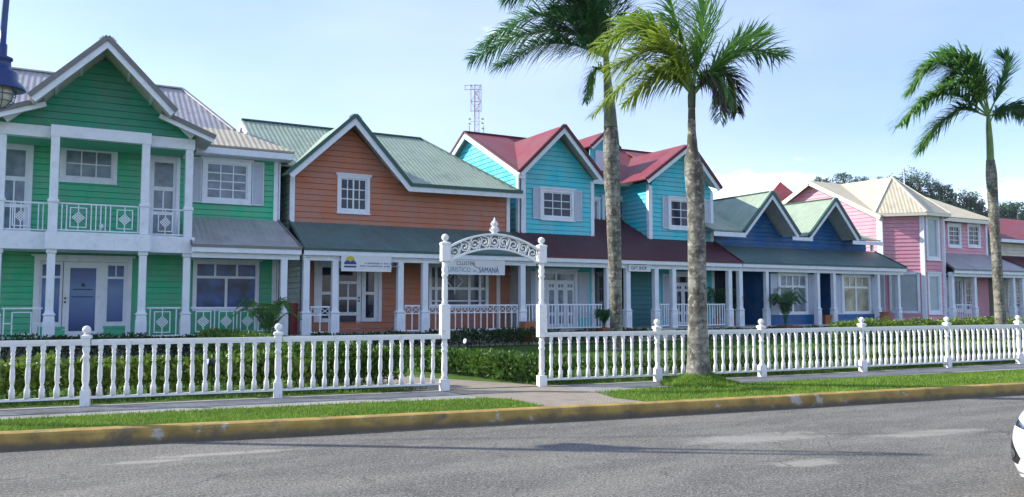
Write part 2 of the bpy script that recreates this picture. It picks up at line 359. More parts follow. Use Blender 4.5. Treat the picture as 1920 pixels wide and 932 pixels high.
def rail_lattice(parent,x0,x1,zb,zt,Y,panels,balu=()):
    s=MB(); s.box(x0,x1,Y-.03,Y+.03,zt-.04,zt); s.box(x0,x1,Y-.02,Y+.02,zb,zb+.035)
    for c,hw in panels: 
        lattice(s,c,zb+.10,zt-.12,Y,hw)
        s.box(c-.012,c+.012,Y-.01,Y+.01,zt-.12,zt-.04); s.box(c-.012,c+.012,Y-.01,Y+.01,zb+.035,zb+.10)
    for b in balu: s.box(b-.014,b+.014,Y-.014,Y+.014,zb+.035,zt-.04)
    return s.build('railing',M_white,parent)
def rail_plain(parent,x0,x1,zb,zt,Y,step=.13,cross=False):
    s=MB(); s.box(x0,x1,Y-.035,Y+.035,zt-.05,zt); s.box(x0,x1,Y-.025,Y+.025,zb,zb+.045)
    n=max(1,round((x1-x0)/step)); top=zt-.05
    if cross: top=zt-.30; s.box(x0,x1,Y-.02,Y+.02,zt-.30,zt-.265)
    for i in range(n+1):
        x=x0+(x1-x0)*i/n; x=min(max(x,x0+.018),x1-.018)
        s.box(x-.018,x+.018,Y-.018,Y+.018,zb+.045,top)
        if cross:
            s.box(x-.012,x+.012,Y-.014,Y+.014,zt-.265,zt-.05)
            if i<n:
                xa,xb=x+.012,x0+(x1-x0)*(i+1)/n-.012
                s.bar((xa,Y,zt-.265),(xb,Y,zt-.05),.018,.016,(0,1,0)); s.bar((xa,Y+.005,zt-.05),(xb,Y+.005,zt-.265),.018,.016,(0,1,0))
    return s.build('railing',M_white,parent)
def porch_roof(parent,xl0,xr0,xl1,xr1,mt,edge,ye=24.95,ze=3.22,yt=27.,zt=4.26,name='porch_roof'):
    s=MB(); corr(s,[(xl0,ye,ze),(xr0,ye,ze),(xr1,yt,zt),(xl1,yt,zt)],(0,-1,-.5))
    o=s.build(name,[mt,M_soffit],parent)
    f=MB(); f.box(xl0,xr0,ye-.025,ye+.0,ze-.05,ze+.03)
    f.cur=1; f.box(xl0+.01,xr0-.01,ye+.003,ye+.04,ze-.20,ze-.052); f.box(xl0+.03,xr0-.03,25.1,25.3,ze-.36,ze-.13)
    f.cur=0; f.bar((xl0,ye,ze+.02),(xl1,yt,zt+.02),.05,.07); f.bar((xr0,ye,ze+.02),(xr1,yt,zt+.02),.05,.07)
    f.build('fascia',[edge,M_white],o)
    c=MB(); c.box(xl1+.05,xr1-.05,25.3,yt+.0,3.02,3.06); c.build('ceiling',M_soffit,o)
    return o
def gable_trim(mb,pts,y,h=.2,edge=True):
    """barge boards: white board with a dark metal cap, along polyline in (x,z)"""
    for i in range(len(pts)-1):
        (x0,z0),(x1,z1)=pts[i],pts[i+1]
        d=Vector((x1-x0,0,z1-z0)).normalized(); n=Vector((-d.z,0,d.x)); n=n if n.z>0 else -n
        yo=.004*(i%2); a=Vector((x0,y-yo,z0)); b=Vector((x1,y-yo,z1))
        e0=d*(.10 if i>0 else 0); e1=d*(.10 if i<len(pts)-2 else 0)
        mb.cur=1; mb.bar(a-e0-n*(h/2+.062)+Vector((0,.02,0)),b+e1-n*(h/2+.062)+Vector((0,.02,0)),.04,h,n)
        mb.cur=0; mb.bar(a-n*.005,b-n*.005,.12,.12,n)
def slab(parent,x0,x1,y0=24.95,y1=27.6,z=.5):
    s=MB(); s.box(x0,x1,y0,y1,-.3,z); return s.build('porch_floor',M_conc,parent)
def trimv(mb,x,Y,z0,z1,w=.14): mb.box(x-w/2,x+w/2,Y-.045,Y+.06,z0,z1)
def split_build(mb,name,m,parent,nv=8):
    """one part per box"""
    for k in range(0,len(mb.v),nv):
        q=MB(); q.v=mb.v[k:k+nv]; q.f=[tuple(i-k for i in f) for f in mb.f if k<=f[0]<k+nv]; q.mi=[0]*len(q.f); q.build(name,m,parent)
def light_block_box(parent,x0,x1,y0,y1,z0,z1):
    s=MB(); s.box(x0,x1,y0,y1,z0,z1); s.build('light_block',M_block,parent)  # unseen dark box added to stop sun leaking through wall gaps

# ================================================================== GROUND
def line_pts(pl,x):  # polyline interpolation y(x)
    for i in range(len(pl)-1):
        if x<=pl[i+1][0] or i==len(pl)-2:
            a,b=pl[i],pl[i+1]; return a[1]+(b[1]-a[1])*(x-a[0])/(b[0]-a[0])
KERB=[(-60,18.3),(-.66,11.09),(3.17,10.35),(8.27,9.52),(15.64,8.48),(60,2.3)]
def kerby(x): return line_pts(KERB,x)
FEN=[(-20,16.4),(-2.6,14.0),(.24,13.67),(3.01,13.32),(5.78,12.93),(7.67,12.7),(10.14,12.38),(12.66,12.08),(15.52,11.84),(18.31,11.64),(21.01,11.46),(23.8,11.3),(26.6,11.1),(60,9.)]
def feny(x): return line_pts(FEN,x)
def sheet(mb,xs,lo,hi,z):
    for a,b in zip(xs[:-1],xs[1:]): mb.face([(a,lo(a),z),(b,lo(b),z),(b,hi(b),z),(a,hi(a),z)])
xs=[-60,-40,-20,-10,-5,-2.6,-.66,1,3.17,5.78,8.27,10.14,12.66,15.64,18.31,21,26,35,60]
# asphalt
ma=bpy.data.materials.new('asphalt'); ma.use_nodes=True; n=ma.node_tree.nodes; l=ma.node_tree.links; b=n['Principled BSDF']
t=n.new('ShaderNodeTexCoord')
def noise(sc_,det=6,ro=.6,mapv=None):
    q=n.new('ShaderNodeTexNoise'); q.inputs['Scale'].default_value=sc_; q.inputs['Detail'].default_value=det; q.inputs['Roughness'].default_value=ro
    if mapv:
        mpp=n.new('ShaderNodeMapping'); mpp.inputs['Scale'].default_value=mapv[0]; mpp.inputs['Rotation'].default_value=(0,0,mapv[1]); l.new(t.outputs['Object'],mpp.inputs[0]); l.new(mpp.outputs[0],q.inputs[0])
    else: l.new(t.outputs['Object'],q.inputs[0])
    return q.outputs[0]
def mrange(s_,a,b_,c,d,sm=True):
    q=n.new('ShaderNodeMapRange'); q.interpolation_type='SMOOTHSTEP' if sm else 'LINEAR'
    for i,v in enumerate((a,b_,c,d)): q.inputs[i+1].default_value=v
    l.new(s_,q.inputs[0]); return q.outputs[0]
def mixc(f,a,b_,bt='MIX'):
    q=n.new('ShaderNodeMixRGB'); q.blend_type=bt
    if hasattr(f,'links') : l.new(f,q.inputs[0])
    else: q.inputs[0].default_value=f
    for i,v in ((1,a),(2,b_)):
        if isinstance(v,tuple): q.inputs[i].default_value=(*v,1)
        else: l.new(v,q.inputs[i])
    return q.outputs[0]
big=noise(.35,5,.6,((1,3.5,1),R(9))); mid=noise(1.6,8,.7,((1,2.2,1),R(9))); fine=noise(38,4,.75); agg=noise(75,3,.7)
c=mixc(mrange(big,.35,.68,0,1),(.155,.15,.135),(.235,.225,.20))
c=mixc(mrange(mid,.5,.75,0,.7),c,(.29,.28,.26))
c=mixc(mrange(mid,.28,.42,.55,0),c,(.10,.10,.102))
c=mixc(mrange(fine,.53,.64,0,.75),c,(.40,.395,.37)); c=mixc(mrange(fine,.34,.47,.85,0),c,(.035,.035,.035)); c=mixc(mrange(agg,.34,.46,.7,0),c,(.04,.04,.04))
# pale worn patches (real wear, fixed on the road)
def blob(cx,cy,rx,ry,rot):
    mpp=n.new('ShaderNodeMapping'); mpp.vector_type='TEXTURE'; mpp.inputs['Location'].default_value=(cx,cy,0); mpp.inputs['Rotation'].default_value=(0,0,rot); mpp.inputs['Scale'].default_value=(rx,ry,100)
    l.new(t.outputs['Object'],mpp.inputs[0]); vl=n.new('ShaderNodeVectorMath'); vl.operation='LENGTH'; l.new(mpp.outputs[0],vl.inputs[0])
    a=n.new('ShaderNodeMath'); a.operation='MULTIPLY_ADD'; a.inputs[1].default_value=2.0; l.new(noise(5,8,.8),a.inputs[0]); l.new(vl.outputs['Value'],a.inputs[2])
    return mrange(a.outputs[0],1.45,2.1,.6,0)
for (px,py,rx,ry) in ((1420,821,1.25,.35),(1515,868,.5,.2),(1745,812,1.1,.22),(270,866,.5,.12),(430,850,1.0,.12),(860,800,1.6,.2)):
    p=PZ(px,py,-.18); c=mixc(blob(p.x,p.y,rx,ry,R(-9)),c,(.40,.385,.34))
# tar cracks
vo=n.new('ShaderNodeTexVoronoi'); vo.feature='DISTANCE_TO_EDGE'; vo.inputs['Scale'].default_value=.42
dist=n.new('ShaderNodeMixRGB'); dist.blend_type='ADD'; dist.inputs[0].default_value=.5; l.new(t.outputs['Object'],dist.inputs[1])
nn=n.new('ShaderNodeTexNoise'); nn.inputs['Scale'].default_value=1.5; nn.inputs['Detail'].default_value=8; l.new(t.outputs['Object'],nn.inputs[0]); l.new(nn.outputs['Color'],dist.inputs[2]); l.new(dist.outputs[0],vo.inputs[0])
ck=n.new('ShaderNodeMath'); ck.operation='MULTIPLY'; l.new(mrange(vo.outputs[0],.0,.008,.5,0),ck.inputs[0]); l.new(mrange(mid,.45,.6,0,1),ck.inputs[1])
c=mixc(ck.outputs[0],c,(.02,.02,.02))
l.new(c,b.inputs['Base Color']); b.inputs['Roughness'].default_value=.85; b.inputs['Specular IOR Level'].default_value=.25
bu=n.new('ShaderNodeBump'); bu.inputs['Strength'].default_value=.9; bu.inputs['Distance'].default_value=.02; l.new(fine,bu.inputs['Height']); l.new(bu.outputs[0],b.inputs['Normal'])
M_asph=ma
s=MB(); sheet(s,xs,lambda x:-30,lambda x:kerby(x)+.02,-.18); structure(s,'road',M_asph)
M_under=mat('bare_ground',(.06,.07,.03),.95,.3,1)
s=MB(); s.face([(-620,-620,-.36),(620,-620,-.36),(620,620,-.36),(-620,620,-.36)]); structure(s,'ground',M_under)
# kerb
mk=mat('kerb_yellow',(.36,.245,.07),.8,.3,3,.8,40,.3,dirt=(.13,.11,.08),dirt_amt=.95,dscale=2.6)
nk=mk.node_tree.nodes; lk=mk.node_tree.links; bk=nk['Principled BSDF']; src=bk.inputs['Base Color'].links[0].from_socket
tk=nk.new('ShaderNodeTexCoord'); q=nk.new('ShaderNodeTexNoise'); q.inputs['Scale'].default_value=3.3; q.inputs['Detail'].default_value=8; q.inputs['Roughness'].default_value=.65; lk.new(tk.outputs['Object'],q.inputs[0])
r_=nk.new('ShaderNodeMapRange'); r_.interpolation_type='SMOOTHSTEP'; r_.inputs[1].default_value=.60; r_.inputs[2].default_value=.66; lk.new(q.outputs[0],r_.inputs[0])
mx_=nk.new('ShaderNodeMixRGB'); lk.new(r_.outputs[0],mx_.inputs[0]); lk.new(src,mx_.inputs[1]); mx_.inputs[2].default_value=(.42,.40,.36,1); 
sp=nk.new('ShaderNodeSeparateXYZ'); lk.new(tk.outputs['Object'],sp.inputs[0]); g1=nk.new('ShaderNodeMath'); g1.operation='MULTIPLY_ADD'; g1.inputs[1].default_value=.16; lk.new(q.outputs[0],g1.inputs[0]); lk.new(sp.outputs[2],g1.inputs[2])
g2_=nk.new('ShaderNodeMapRange'); g2_.interpolation_type='SMOOTHSTEP'; g2_.inputs[1].default_value=.03; g2_.inputs[2].default_value=-.07; g2_.inputs[3].default_value=0; g2_.inputs[4].default_value=.85; lk.new(g1.outputs[0],g2_.inputs[0])
mg=nk.new('ShaderNodeMixRGB'); lk.new(g2_.outputs[0],mg.inputs[0]); lk.new(mx_.outputs[0],mg.inputs[1]); mg.inputs[2].default_value=(.10,.09,.075,1); lk.new(mg.outputs[0],bk.inputs['Base Color'])
s=MB(); kx=[-60+i*1.0 for i in range(121)]
prof=[(0.,-.20),(.012,-.02),(.035,.012),(.075,.022),(.22,.022),(.24,-.05)]
for a,b_ in zip(kx[:-1],kx[1:]):
    for (d0,z0),(d1,z1) in zip(prof[:-1],prof[1:]):
        s.face([(a,kerby(a)+d0,z0),(b_,kerby(b_)+d0,z0),(b_,kerby(b_)+d1,z1),(a,kerby(a)+d1,z1)],True)
structure(s,'kerb',mk)
# verge grass + sidewalk + lawn
M_grassg=mat('grass_ground',(.075,.14,.022),.95,.35,3,.8,70,.1,dirt=(.11,.10,.04),dirt_amt=.5,dscale=1.5)
M_lawn=mat('lawn_grass',(.07,.14,.03),.95,.3,2,.9,80,.1,dirt=(.10,.12,.04),dirt_amt=.5,dscale=.9)
s=MB(); sheet(s,xs,lambda x:kerby(x)+.18,lambda x:feny(x)+.25,-.008); structure(s,'sidewalk',mat('sidewalk_concrete',(.30,.295,.28),.85,.16,1.5,.5,50,.3,dirt=(.12,.115,.10),dirt_amt=.7,dscale=1.2))
VER=[(-60,20.),(-.76,12.57),(.49,12.44),(3.67,11.99),(6.27,11.50),(10.8,11.38),(19.3,10.44),(60,5.)]
def very(x): return line_pts(VER,x)
va=[(6.27,11.5),(6.55,10.9),(6.25,10.13)]
s=MB()
gx=[-60,-40,-20,-10,-5,-2,-.7,.5,2,3.67,5,6.0]
sheet(s,gx,lambda x:kerby(x)+.21,very,.0)
s.face([(6.0,kerby(6.)+.21,0),(6.2,kerby(6.2)+.21,0),(6.25,10.9,0),(6.15,11.35,0),(6.0,very(6.),0)])
structure(s,'verge',M_grassg)
s=MB(); gx2=[8.6,9,10,10.8,12,14,16,19.3,25,35,60]
sheet(s,gx2,lambda x:kerby(x)+.21,very,.0)
s.face([(7.95,kerby(7.95)+.21,0),(8.6,kerby(8.6)+.21,0),(8.6,very(8.6),0),(8.05,11.2,0),(7.75,10.6,0)])
structure(s,'verge',M_grassg)
# paving : brick apron at kerb and garden path
mb_=bpy.data.materials.new('paving_bricks'); mb_.use_nodes=True; n=mb_.node_tree.nodes; l=mb_.node_tree.links; b=n['Principled BSDF']; b.inputs['Roughness'].default_value=.85
t=n.new('ShaderNodeTexCoord'); mpp=n.new('ShaderNodeMapping'); mpp.inputs['Rotation'].default_value=(0,0,R(38)); l.new(t.outputs['Object'],mpp.inputs[0])
br=n.new('ShaderNodeTexBrick'); br.inputs['Scale'].default_value=4.5; br.inputs['Color1'].default_value=(.36,.31,.25,1); br.inputs['Color2'].default_value=(.28,.24,.20,1); br.inputs['Mortar'].default_value=(.13,.12,.10,1); br.inputs['Mortar Size'].default_value=.018; l.new(mpp.outputs[0],br.inputs[0])
c=mixc(mrange(noise(1.8,8,.7),.42,.72,0,.6),br.outputs[0],(.19,.17,.14)); l.new(c,b.inputs['Base Color'])
bu=n.new('ShaderNodeBump'); bu.inputs['Strength'].default_value=.5; bu.inputs['Distance'].default_value=.01; l.new(br.outputs['Fac'],bu.inputs['Height']); bu.invert=True; l.new(bu.outputs[0],b.inputs['Normal'])
M_brick=mb_
s=MB(); s.face([(6.0,kerby(6.)+.2,-.003),(8.1,kerby(8.1)+.2,-.003),(8.0,11.4,-.003),(7.75,12.62,-.003),(5.75,12.85,-.003),(5.95,11.5,-.003)])
structure(s,'path',M_brick)
s=MB(); s.face([(5.3,feny(5.3)+.1,.004),(7.7,feny(7.7)-.02,.004),(7.4,13.4,.004),(6.2,15.5,.004),(5.6,25,.004),(3.9,25,.004),(4.2,15.5,.004)])
structure(s,'garden_path',M_brick)
s=MB(); sheet(s,[-60,-20,-2.6,.24,3.01,5.78,7.67,10.14,12.66,15.52,18.31,21,26.6,60],lambda x:feny(x)+.1,lambda x:60,.0); structure(s,'lawn',M_lawn)

# ================================================================== GREEN HOUSE
H=empty('green_house',(1.5,27,0),'two-storey green house with white balcony and grey metal gable roof, leftmost of the row','house','shop houses in the row')
Y=27.
r_win=RC(112,274,220,342,Y); r_dl=RC(-8,265,61,412,Y); r_dr=RC(276,291,337,412,Y); r_wing=RC(379,300,471,381,Y)
r_door=RC(62,482,246,634,Y); r_low=RC(361,489,485,583,Y)
holes=[(a+.03,b-.03,c_+.03,d-.03) for a,b,c_,d in (r_win,r_wing,r_low)]
holes+=[(r_dl[0],r_dl[1],3.55,r_dl[3]-.02),(r_dr[0]+.02,r_dr[1]-.02,3.55,r_dr[3]-.02),(r_door[0]+.02,r_door[1]-.02,.5,r_door[3]-.02)]
s=MB(); clap(s,(0,Y),(1,0),[[(-6,.4),(5.97,.4),(5.97,6.45),(-6,6.45)]],holes); s.build('wall',M_green,H)
s=MB(); clap(s,(5.97,27),(0,1),[[(0,.4),(6.,.4),(6.,6.9),(0,6.5)]],(),nrm=(1,0)); s.build('wall',M_green,H)
# back of doors
o,_=window(H,*r_win,Y,3,2,G_mid,fr=.12,label='wide white window over the balcony')
o,_=window(H,*r_wing,Y,3,4,G_mid,fr=.12,label='white window with shutters on the right wing')
shutter(o,r_wing[0]-.36,r_wing[0]-.02,r_wing[2]-.03,r_wing[3]+.0,Y); shutter(o,r_wing[1]+.02,r_wing[1]+.40,r_wing[2]-.03,r_wing[3],Y)
# balcony doors
for (a,b_,c_,d) in (r_dl,r_dr):
    o=casing(H,a,b_,3.5,d,Y)
    panel_door(o,a+.11,b_-.11,3.5,d-.11,Y+.01,G_mid,[(.12,.88,.05,.30),(.12,.47,.34,.60),(.53,.88,.34,.60),(.12,.88,.65,.95)],'door_leaf')
# ground floor entrance
a,b_,c_,d=r_door; o=casing(H,a,b_,.5,d,Y,.14); fx=MB()
xl0,xl1=P(122,560,Y)[0],P(186,560,Y)[0]; xs0=P(196,560,Y)[0]; xs1=P(232,560,Y)[0]; ysb=P(210,603,Y)[1]
panel_door(o,xl0-.06,xl1+.04,.52,d-.15,Y+.01,G_blue,[(.17,.86,.07,.92)],'door_leaf',handle=xl0-.0,label='white door with tall blue film glass')
# logo strokes on door glass
lg=MB(); zc=1.9; xc=(xl0+xl1)/2
lg.box(xc-.26,xc+.26,Y+.012,Y+.016,zc,zc+.03); lg.box(xc-.28,xc+.28,Y+.012,Y+.016,zc-.22,zc-.195); lg.prism([(xc-.05,zc+.1),(xc+.08,zc+.1),(xc+.0,zc+.24)],Y+.012,Y+.016)
lg.build('door_emblem',mat('emblem_blue',(.004,.012,.08),.4),o)
for (sa,sb) in ((xs0,xs1+.05),(a+.14,xl0-.08)):
    sw=MB(); sw.box(sa,sb,Y+.008,Y+.045,ysb-.13,d-.15); sw.build('side_panel',M_white,o)
    g=MB(); mid_=(sa+sb)/2; ztop=P(210,523,Y)[1]
    g.box(sa+.07,sb-.07,Y-.004,Y+.006,ysb,ztop); g.box(sa+.07,mid_-.02,Y-.004,Y+.006,ztop+.07,d-.24); g.box(mid_+.02,sb-.07,Y-.004,Y+.006,ztop+.07,d-.24)
    g.build('side_pane',G_blue,o)
    s=MB(); clap(s,(0,Y+.01),(1,0),[[(sa-.02,.4),(sb+.1,.4),(sb+.1,ysb-.13),(sa-.02,ysb-.13)]]); s.build('board_infill',M_green,o)
s=MB(); s.box(xl1+.04,xs0,Y+.0,Y+.05,.5,d-.14); s.box(xs1+.05,b_-.14,Y,Y+.05,ysb-.13,d-.14); s.build('mullion',M_white,o)
# low window (poster glass)
a,b_,c_,d=r_low; t_=MB(); o=casing(H,a,b_,c_,d,Y,.12,bottom=True,name='window')
zs=P(420,520,Y)[1]; s=MB()
s.box(a+.12,b_-.12,Y,Y+.05,zs-.04,zs+.04)
for f_ in (.33,.66): s.box(a+(b_-a)*f_-.03,a+(b_-a)*f_+.03,Y,Y+.05,zs+.04,d-.12)
s.box((a+b_)/2-.04,(a+b_)/2+.04,Y,Y+.05,c_+.12,zs-.04); s.build('sash',M_white,o)
g=MB(); g.box(a+.1,b_-.1,Y+.03,Y+.045,c_+.1,d-.1); g.build('pane',glass('poster_glass',(.02,.07,.20),.25,.8,2.2),o)
# corner trims
s=MB(); trimv(s,5.90,Y,.5,6.45); s.box(5.99,6.04,26.95,27.1,.5,6.45); split_build(s,'corner_trim',M_white,H)
slab(H,-6,6.1); light_block_box(H,-5.9,5.85,27.16,34,.3,6.3)
# balcony
s=MB(); s.box(-6,-.62,25.22,26.98,3.0,3.42); s.box(-.62,1.9,24.88,26.98,3.0,3.42); s.box(1.9,3.12,25.22,26.98,3.0,3.42)
s.box(-6,-.66,25.17,25.216,2.98,3.46); s.box(-.66,1.94,24.83,24.876,2.98,3.46); s.box(1.94,3.15,25.17,25.216,2.98,3.46); s.box(3.124,3.17,25.22,26.9,2.98,3.46); s.box(1.944,1.98,24.88,25.16,2.98,3.46)
s.build('balcony',M_white,H)
for x,y in ((-1.76,25.35),(-.5,25.02),(1.77,25.02),(2.98,25.35)):
    column(H,x,y,.5,2.98)
    cc=MB(); z0=3.47; hh=6.1-z0
    cc.sqpost((x,y,z0),[(.115,0),(.115,.78),(.14,.80),(.14,.86),(.105,.9),(.105,hh)]); cc.build('balcony_post',M_white,H)
zt=4.28
pp=lambda px:P(px,375,25.02)[0]
s=MB()
rail_lattice(H,-.38,1.65,3.5,zt,25.02,[(pp(148),.21),(pp(235),.21)],[pp(x) for x in (108,117,126,172,181,190,199,208,260,268)])
rail_lattice(H,1.89,2.86,3.5,zt,25.3,[(P(311,382,25.3)[0],.2)],[1.98,2.74])
rail_lattice(H,-1.64,-.62,3.5,zt,25.3,[(P(40,375,25.3)[0],.2)],[-1.5,-1.4,-.85,-.74])
rail_lattice(H,-5.8,-1.88,3.5,zt,25.3,[(-2.6,.2)],[-2.9,-3.1,-2.2])
# ground rails
zt=P(300,576,25.2)[1]
rail_lattice(H,1.92,2.83,.55,zt,25.2,[(P(304,606,25.2)[0],.22)],[2.02,2.72])
rail_lattice(H,3.12,5.66,.55,zt,25.2,[(P(x,606,25.2)[0],.22) for x in (381,424,464)]+[(5.2,.22)],[P(x,606,25.2)[0] for x in (402,444,484)])
rail_lattice(H,-1.6,-.66,.55,zt,25.2,[],[-1.55,-.72])
s=MB(); 
for x in (-1.36,-.92): s.box(x-.015,x+.015,25.19,25.22,.68,zt-.12)
s.box(-1.36,-.92,25.19,25.22,.66,.69); s.box(-1.36,-.92,25.19,25.22,zt-.14,zt-.11); s.box(-1.55,-1.36,25.19,25.21,.95,.98); s.box(-.92,-.72,25.19,25.21,.95,.98); s.build('railing_square',M_white,H)
column(H,5.80,25.2,.5,3.05)
# beam
s=MB(); s.box(-6,-.62,25.2,25.46,6.08,6.40); s.box(-.62,1.9,24.9,25.14,6.08,6.40); s.box(1.9,3.12,25.2,25.46,6.08,6.40); s.box(2.95,3.12,25.46,26.97,6.08,6.4); s.build('beam',M_white,H)
s=MB(); s.box(-6,3.1,25.47,26.96,6.12,6.16); s.build('balcony_ceiling',M_green,H)
# gable
PKX,PKZ=.66,8.52
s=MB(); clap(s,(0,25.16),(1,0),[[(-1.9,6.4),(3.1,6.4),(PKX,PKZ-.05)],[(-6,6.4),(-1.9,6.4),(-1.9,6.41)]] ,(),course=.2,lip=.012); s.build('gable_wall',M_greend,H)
YG=23.9
def zg(dx): return PKZ+.22-abs(dx)*1.03
s=MB(); e=1.78
corr(s,[(PKX,YG,zg(0)),(PKX,29.6,zg(0)),(PKX+e,29.6,zg(e)),(PKX+e,YG,zg(e))],(1,0,-1),thick=.14)
corr(s,[(PKX,YG,zg(0)),(PKX,29.6,zg(0)),(PKX-e,29.6,zg(e)),(PKX-e,YG,zg(e))],(-1,0,-1),thick=.14)
# kicked lower skirts
k0,k1,za,zb=e-.32,2.95,zg(e)+.10,6.42
for sg in (1,-1):
    corr(s,[(PKX+sg*k0,24.65,za+.02),(PKX+sg*k0,29,za+.02),(PKX+sg*k1,29,zb),(PKX+sg*k1,24.65,zb)],(sg,0,-.6),thick=.12)
s.build('gable_roof',[M_rgray,M_soffit],H)
s=MB(); gable_trim(s,[(PKX-e,zg(e)),(PKX,zg(0)),(PKX+e,zg(e))],YG-.03,.15)
for sg in (1,-1):
    gable_trim(s,[(PKX+sg*k0,za),(PKX+sg*k1,zb)],24.62,.13)
    s.cur=1; s.bar((PKX+sg*1.5,24.9,7.2),(PKX+sg*2.35,25.0,6.42),.12,.14)
    # second barge, against gable wall
for sg in (1,-1):
    for k in range(1,3):
        d=e*k/3; s.bar((PKX+sg*d,YG+.05,zg(d)-.21),(PKX+sg*d,25.1,zg(d)-.21),.06,.08)
s.build('barge_board',[M_edgegy,M_white],H)
# main roof
s=MB()
brk=28.0; zb1=7.36; YR=31.; ZR=9.32
corr(s,[(-8,YR,ZR),(3.35,YR,ZR),(4.7,brk,zb1),(-8,brk,zb1)],(0,-1,-1))
corr(s,[(-8,brk,zb1),(4.7,brk,zb1),(6.35,26.4,6.5),(-8,26.4,6.5)],(0,-1,-1))
corr(s,[(3.35,YR,ZR),(4.7,brk,zb1),(4.7,34,zb1)],(1,0,-1)); corr(s,[(4.7,brk,zb1),(6.35,26.4,6.5),(6.35,35.6,6.5),(4.7,34,zb1)],(1,0,-1))
corr(s,[(-8,YR,ZR),(3.35,YR,ZR),(4.7,34,zb1),(-8,34,zb1)],(0,1,-1))
s.build('roof',[M_rgray,M_soffit],H)
s=MB(); corr(s,[(3.2,27.98,zb1+.0),(4.7,27.98,zb1+.01),(6.37,26.37,6.52),(3.2,26.37,6.52)],(0,-1,-1)); s.build('lit_wing_roof',[M_rcream,M_soffit],H)  # cream sheet over the gray; sunlight on the shallow slope put into colour
s=MB(); s.bar((-8,YR,ZR+.03),(3.35,YR,ZR+.03),.2,.05); s.bar((3.35,YR,ZR+.03),(4.7,brk,zb1+.03),.14,.05); s.build('ridge_cap',M_rgray,H)
s=MB(); s.box(3.3,6.3,26.38,26.42,6.24,6.44); s.box(3.3,6.3,26.42,27,6.23,6.27); s.box(6.3,6.34,26.4,32,6.24,6.44); s.build('fascia',M_white,H)
porch_roof(H,3.06,6.30,3.2,5.98,M_rgray,M_edgegy)
s=MB(); s.lathe((P(190,424,24.8)[0],24.78,P(190,428,24.8)[1]),[(.03,.12),(.055,.08),(.06,.03),(.045,-.02),(.01,-.04)],12); s.build('security_camera',M_shut,H)

# ================================================================== ORANGE HOUSE
H=empty('orange_house',(10.5,27,0),'orange clapboard house with one steep gable, green metal roof and a hanging sign','house','shop houses in the row')
XL,XR=6.38,14.85
GX,GZ=8.40,7.72
r1=RC(632,329,693,400,Y)
l1=RC(588,490,715,603,Y)        # door group
l2=RC(803,500,915,575,Y)
s=MB()
hs=[(r1[0]+.03,r1[1]-.03,r1[2]+.03,r1[3]-.03)]
clap(s,(0,Y),(1,0),[[(XL,4.1),(10.4,4.1),(10.4,5.72),(GX,GZ),(XL,5.76)],[(10.4,4.1),(XR,4.1),(XR,5.72),(10.4,5.72)]],hs,course=.2)
xb=[P(x,560,Y)[0] for x in (588,715,803,915)]; zb_=P(700,603,Y)[1]; ztp=P(600,490,Y)[1]
clap(s,(0,Y),(1,0),[[(XL,.4),(XR,.4),(XR,3.2),(XL,3.2)]],[(xb[0]+.02,xb[1]-.02,zb_,ztp-.02),(xb[2]+.02,xb[3]-.02,P(860,578,Y)[1],ztp-.02)],course=.2)
s.build('wall',M_orange,H)
s=MB(); clap(s,(XL,Y),(0,1),[[(0,.4),(8,.4),(8,5.8),(4,8.2),(0,5.75)]],(),nrm=(-1,0)); clap(s,(XR,Y),(0,1),[[(0,.4),(8,.4),(8,5.7),(0,5.7)]],(),nrm=(1,0))
clap(s,(6.36,25.32),(0,1),[[(0,.4),(1.68,.4),(1.68,3.05),(0,3.05)]],(),nrm=(-1,0))
clap(s,(14.86,25.4),(0,1),[[(0,.4),(1.6,.4),(1.6,3.05),(0,3.05)]],(),nrm=(-1,0)); s.build('side_wall',M_pale,H)
window(H,*r1,Y,4,3,G_dark,fr=.11,split=(2,),label='white window in the orange gable')
a,b_=xb[0],xb[1]; o=casing(H,a,b_,zb_-.0,ztp,Y,.12,bottom=False)
dx0,dx1=P(631,560,Y)[0],P(677,560,Y)[0]
panel_door(o,dx0,dx1,.52,ztp-.12,Y+.01,G_dark,[(.1,.82,.05,.24),(.1,.44,.29,.48),(.5,.82,.29,.48),(.1,.44,.52,.72),(.5,.82,.52,.72),(.1,.82,.76,.96)],'door_leaf',handle=dx1-.08)
for sa,sb in ((a+.12,dx0-.02),(dx1+.02,b_-.12)):
    q=MB(); z0=P(690,596,Y)[1]; zm=P(690,550,Y)[1]; wq=(sb-sa)*.25
    pieces_=[(sa,sb,zb_-.02,z0)]; q.box(sa,sb,Y+.0,Y+.04,zb_,z0); q.box(sa,sa+wq,Y,Y+.04,z0,ztp-.12); q.box(sb-wq,sb,Y,Y+.04,z0,ztp-.12); q.box(sa+wq,sb-wq,Y,Y+.04,zm-.05,zm+.05); q.box(sa+wq,sb-wq,Y,Y+.04,ztp-.2,ztp-.12)
    q.build('side_light',M_white,o); g=MB(); g.box(sa+wq-.01,sb-wq+.01,Y+.025,Y+.035,z0,ztp-.15); g.build('side_pane',G_dark,o)
zb2=P(860,578,Y)[1]; a,b_=xb[2],xb[3]; o=casing(H,a,b_,zb2,ztp,Y,.12,bottom=True,name='window')
s=MB(); xs_=[P(x,550,Y)[0] for x in (831,880,900)]
for x in [P(818,550,Y)[0]]+xs_: s.box(x-.05,x+.05,Y,Y+.045,zb2+.12,ztp-.12)
zm=P(860,541,Y)[1]; s.box(a+.12,b_-.12,Y+.004,Y+.04,zm-.05,zm+.05); s.box(a+.12,b_-.12,Y+.004,Y+.04,zb2+.25,zb2+.3)
cx=P(853,525,Y)[0]; cz=P(853,527,Y)[1]; r0=.36
for sx_,sz in ((1,1),(1,-1),(-1,1),(-1,-1)): s.bar((cx+sx_*r0*.9,Y+.02,cz),(cx,Y+.02,cz+sz*r0),.04,.03,(0,1,0))
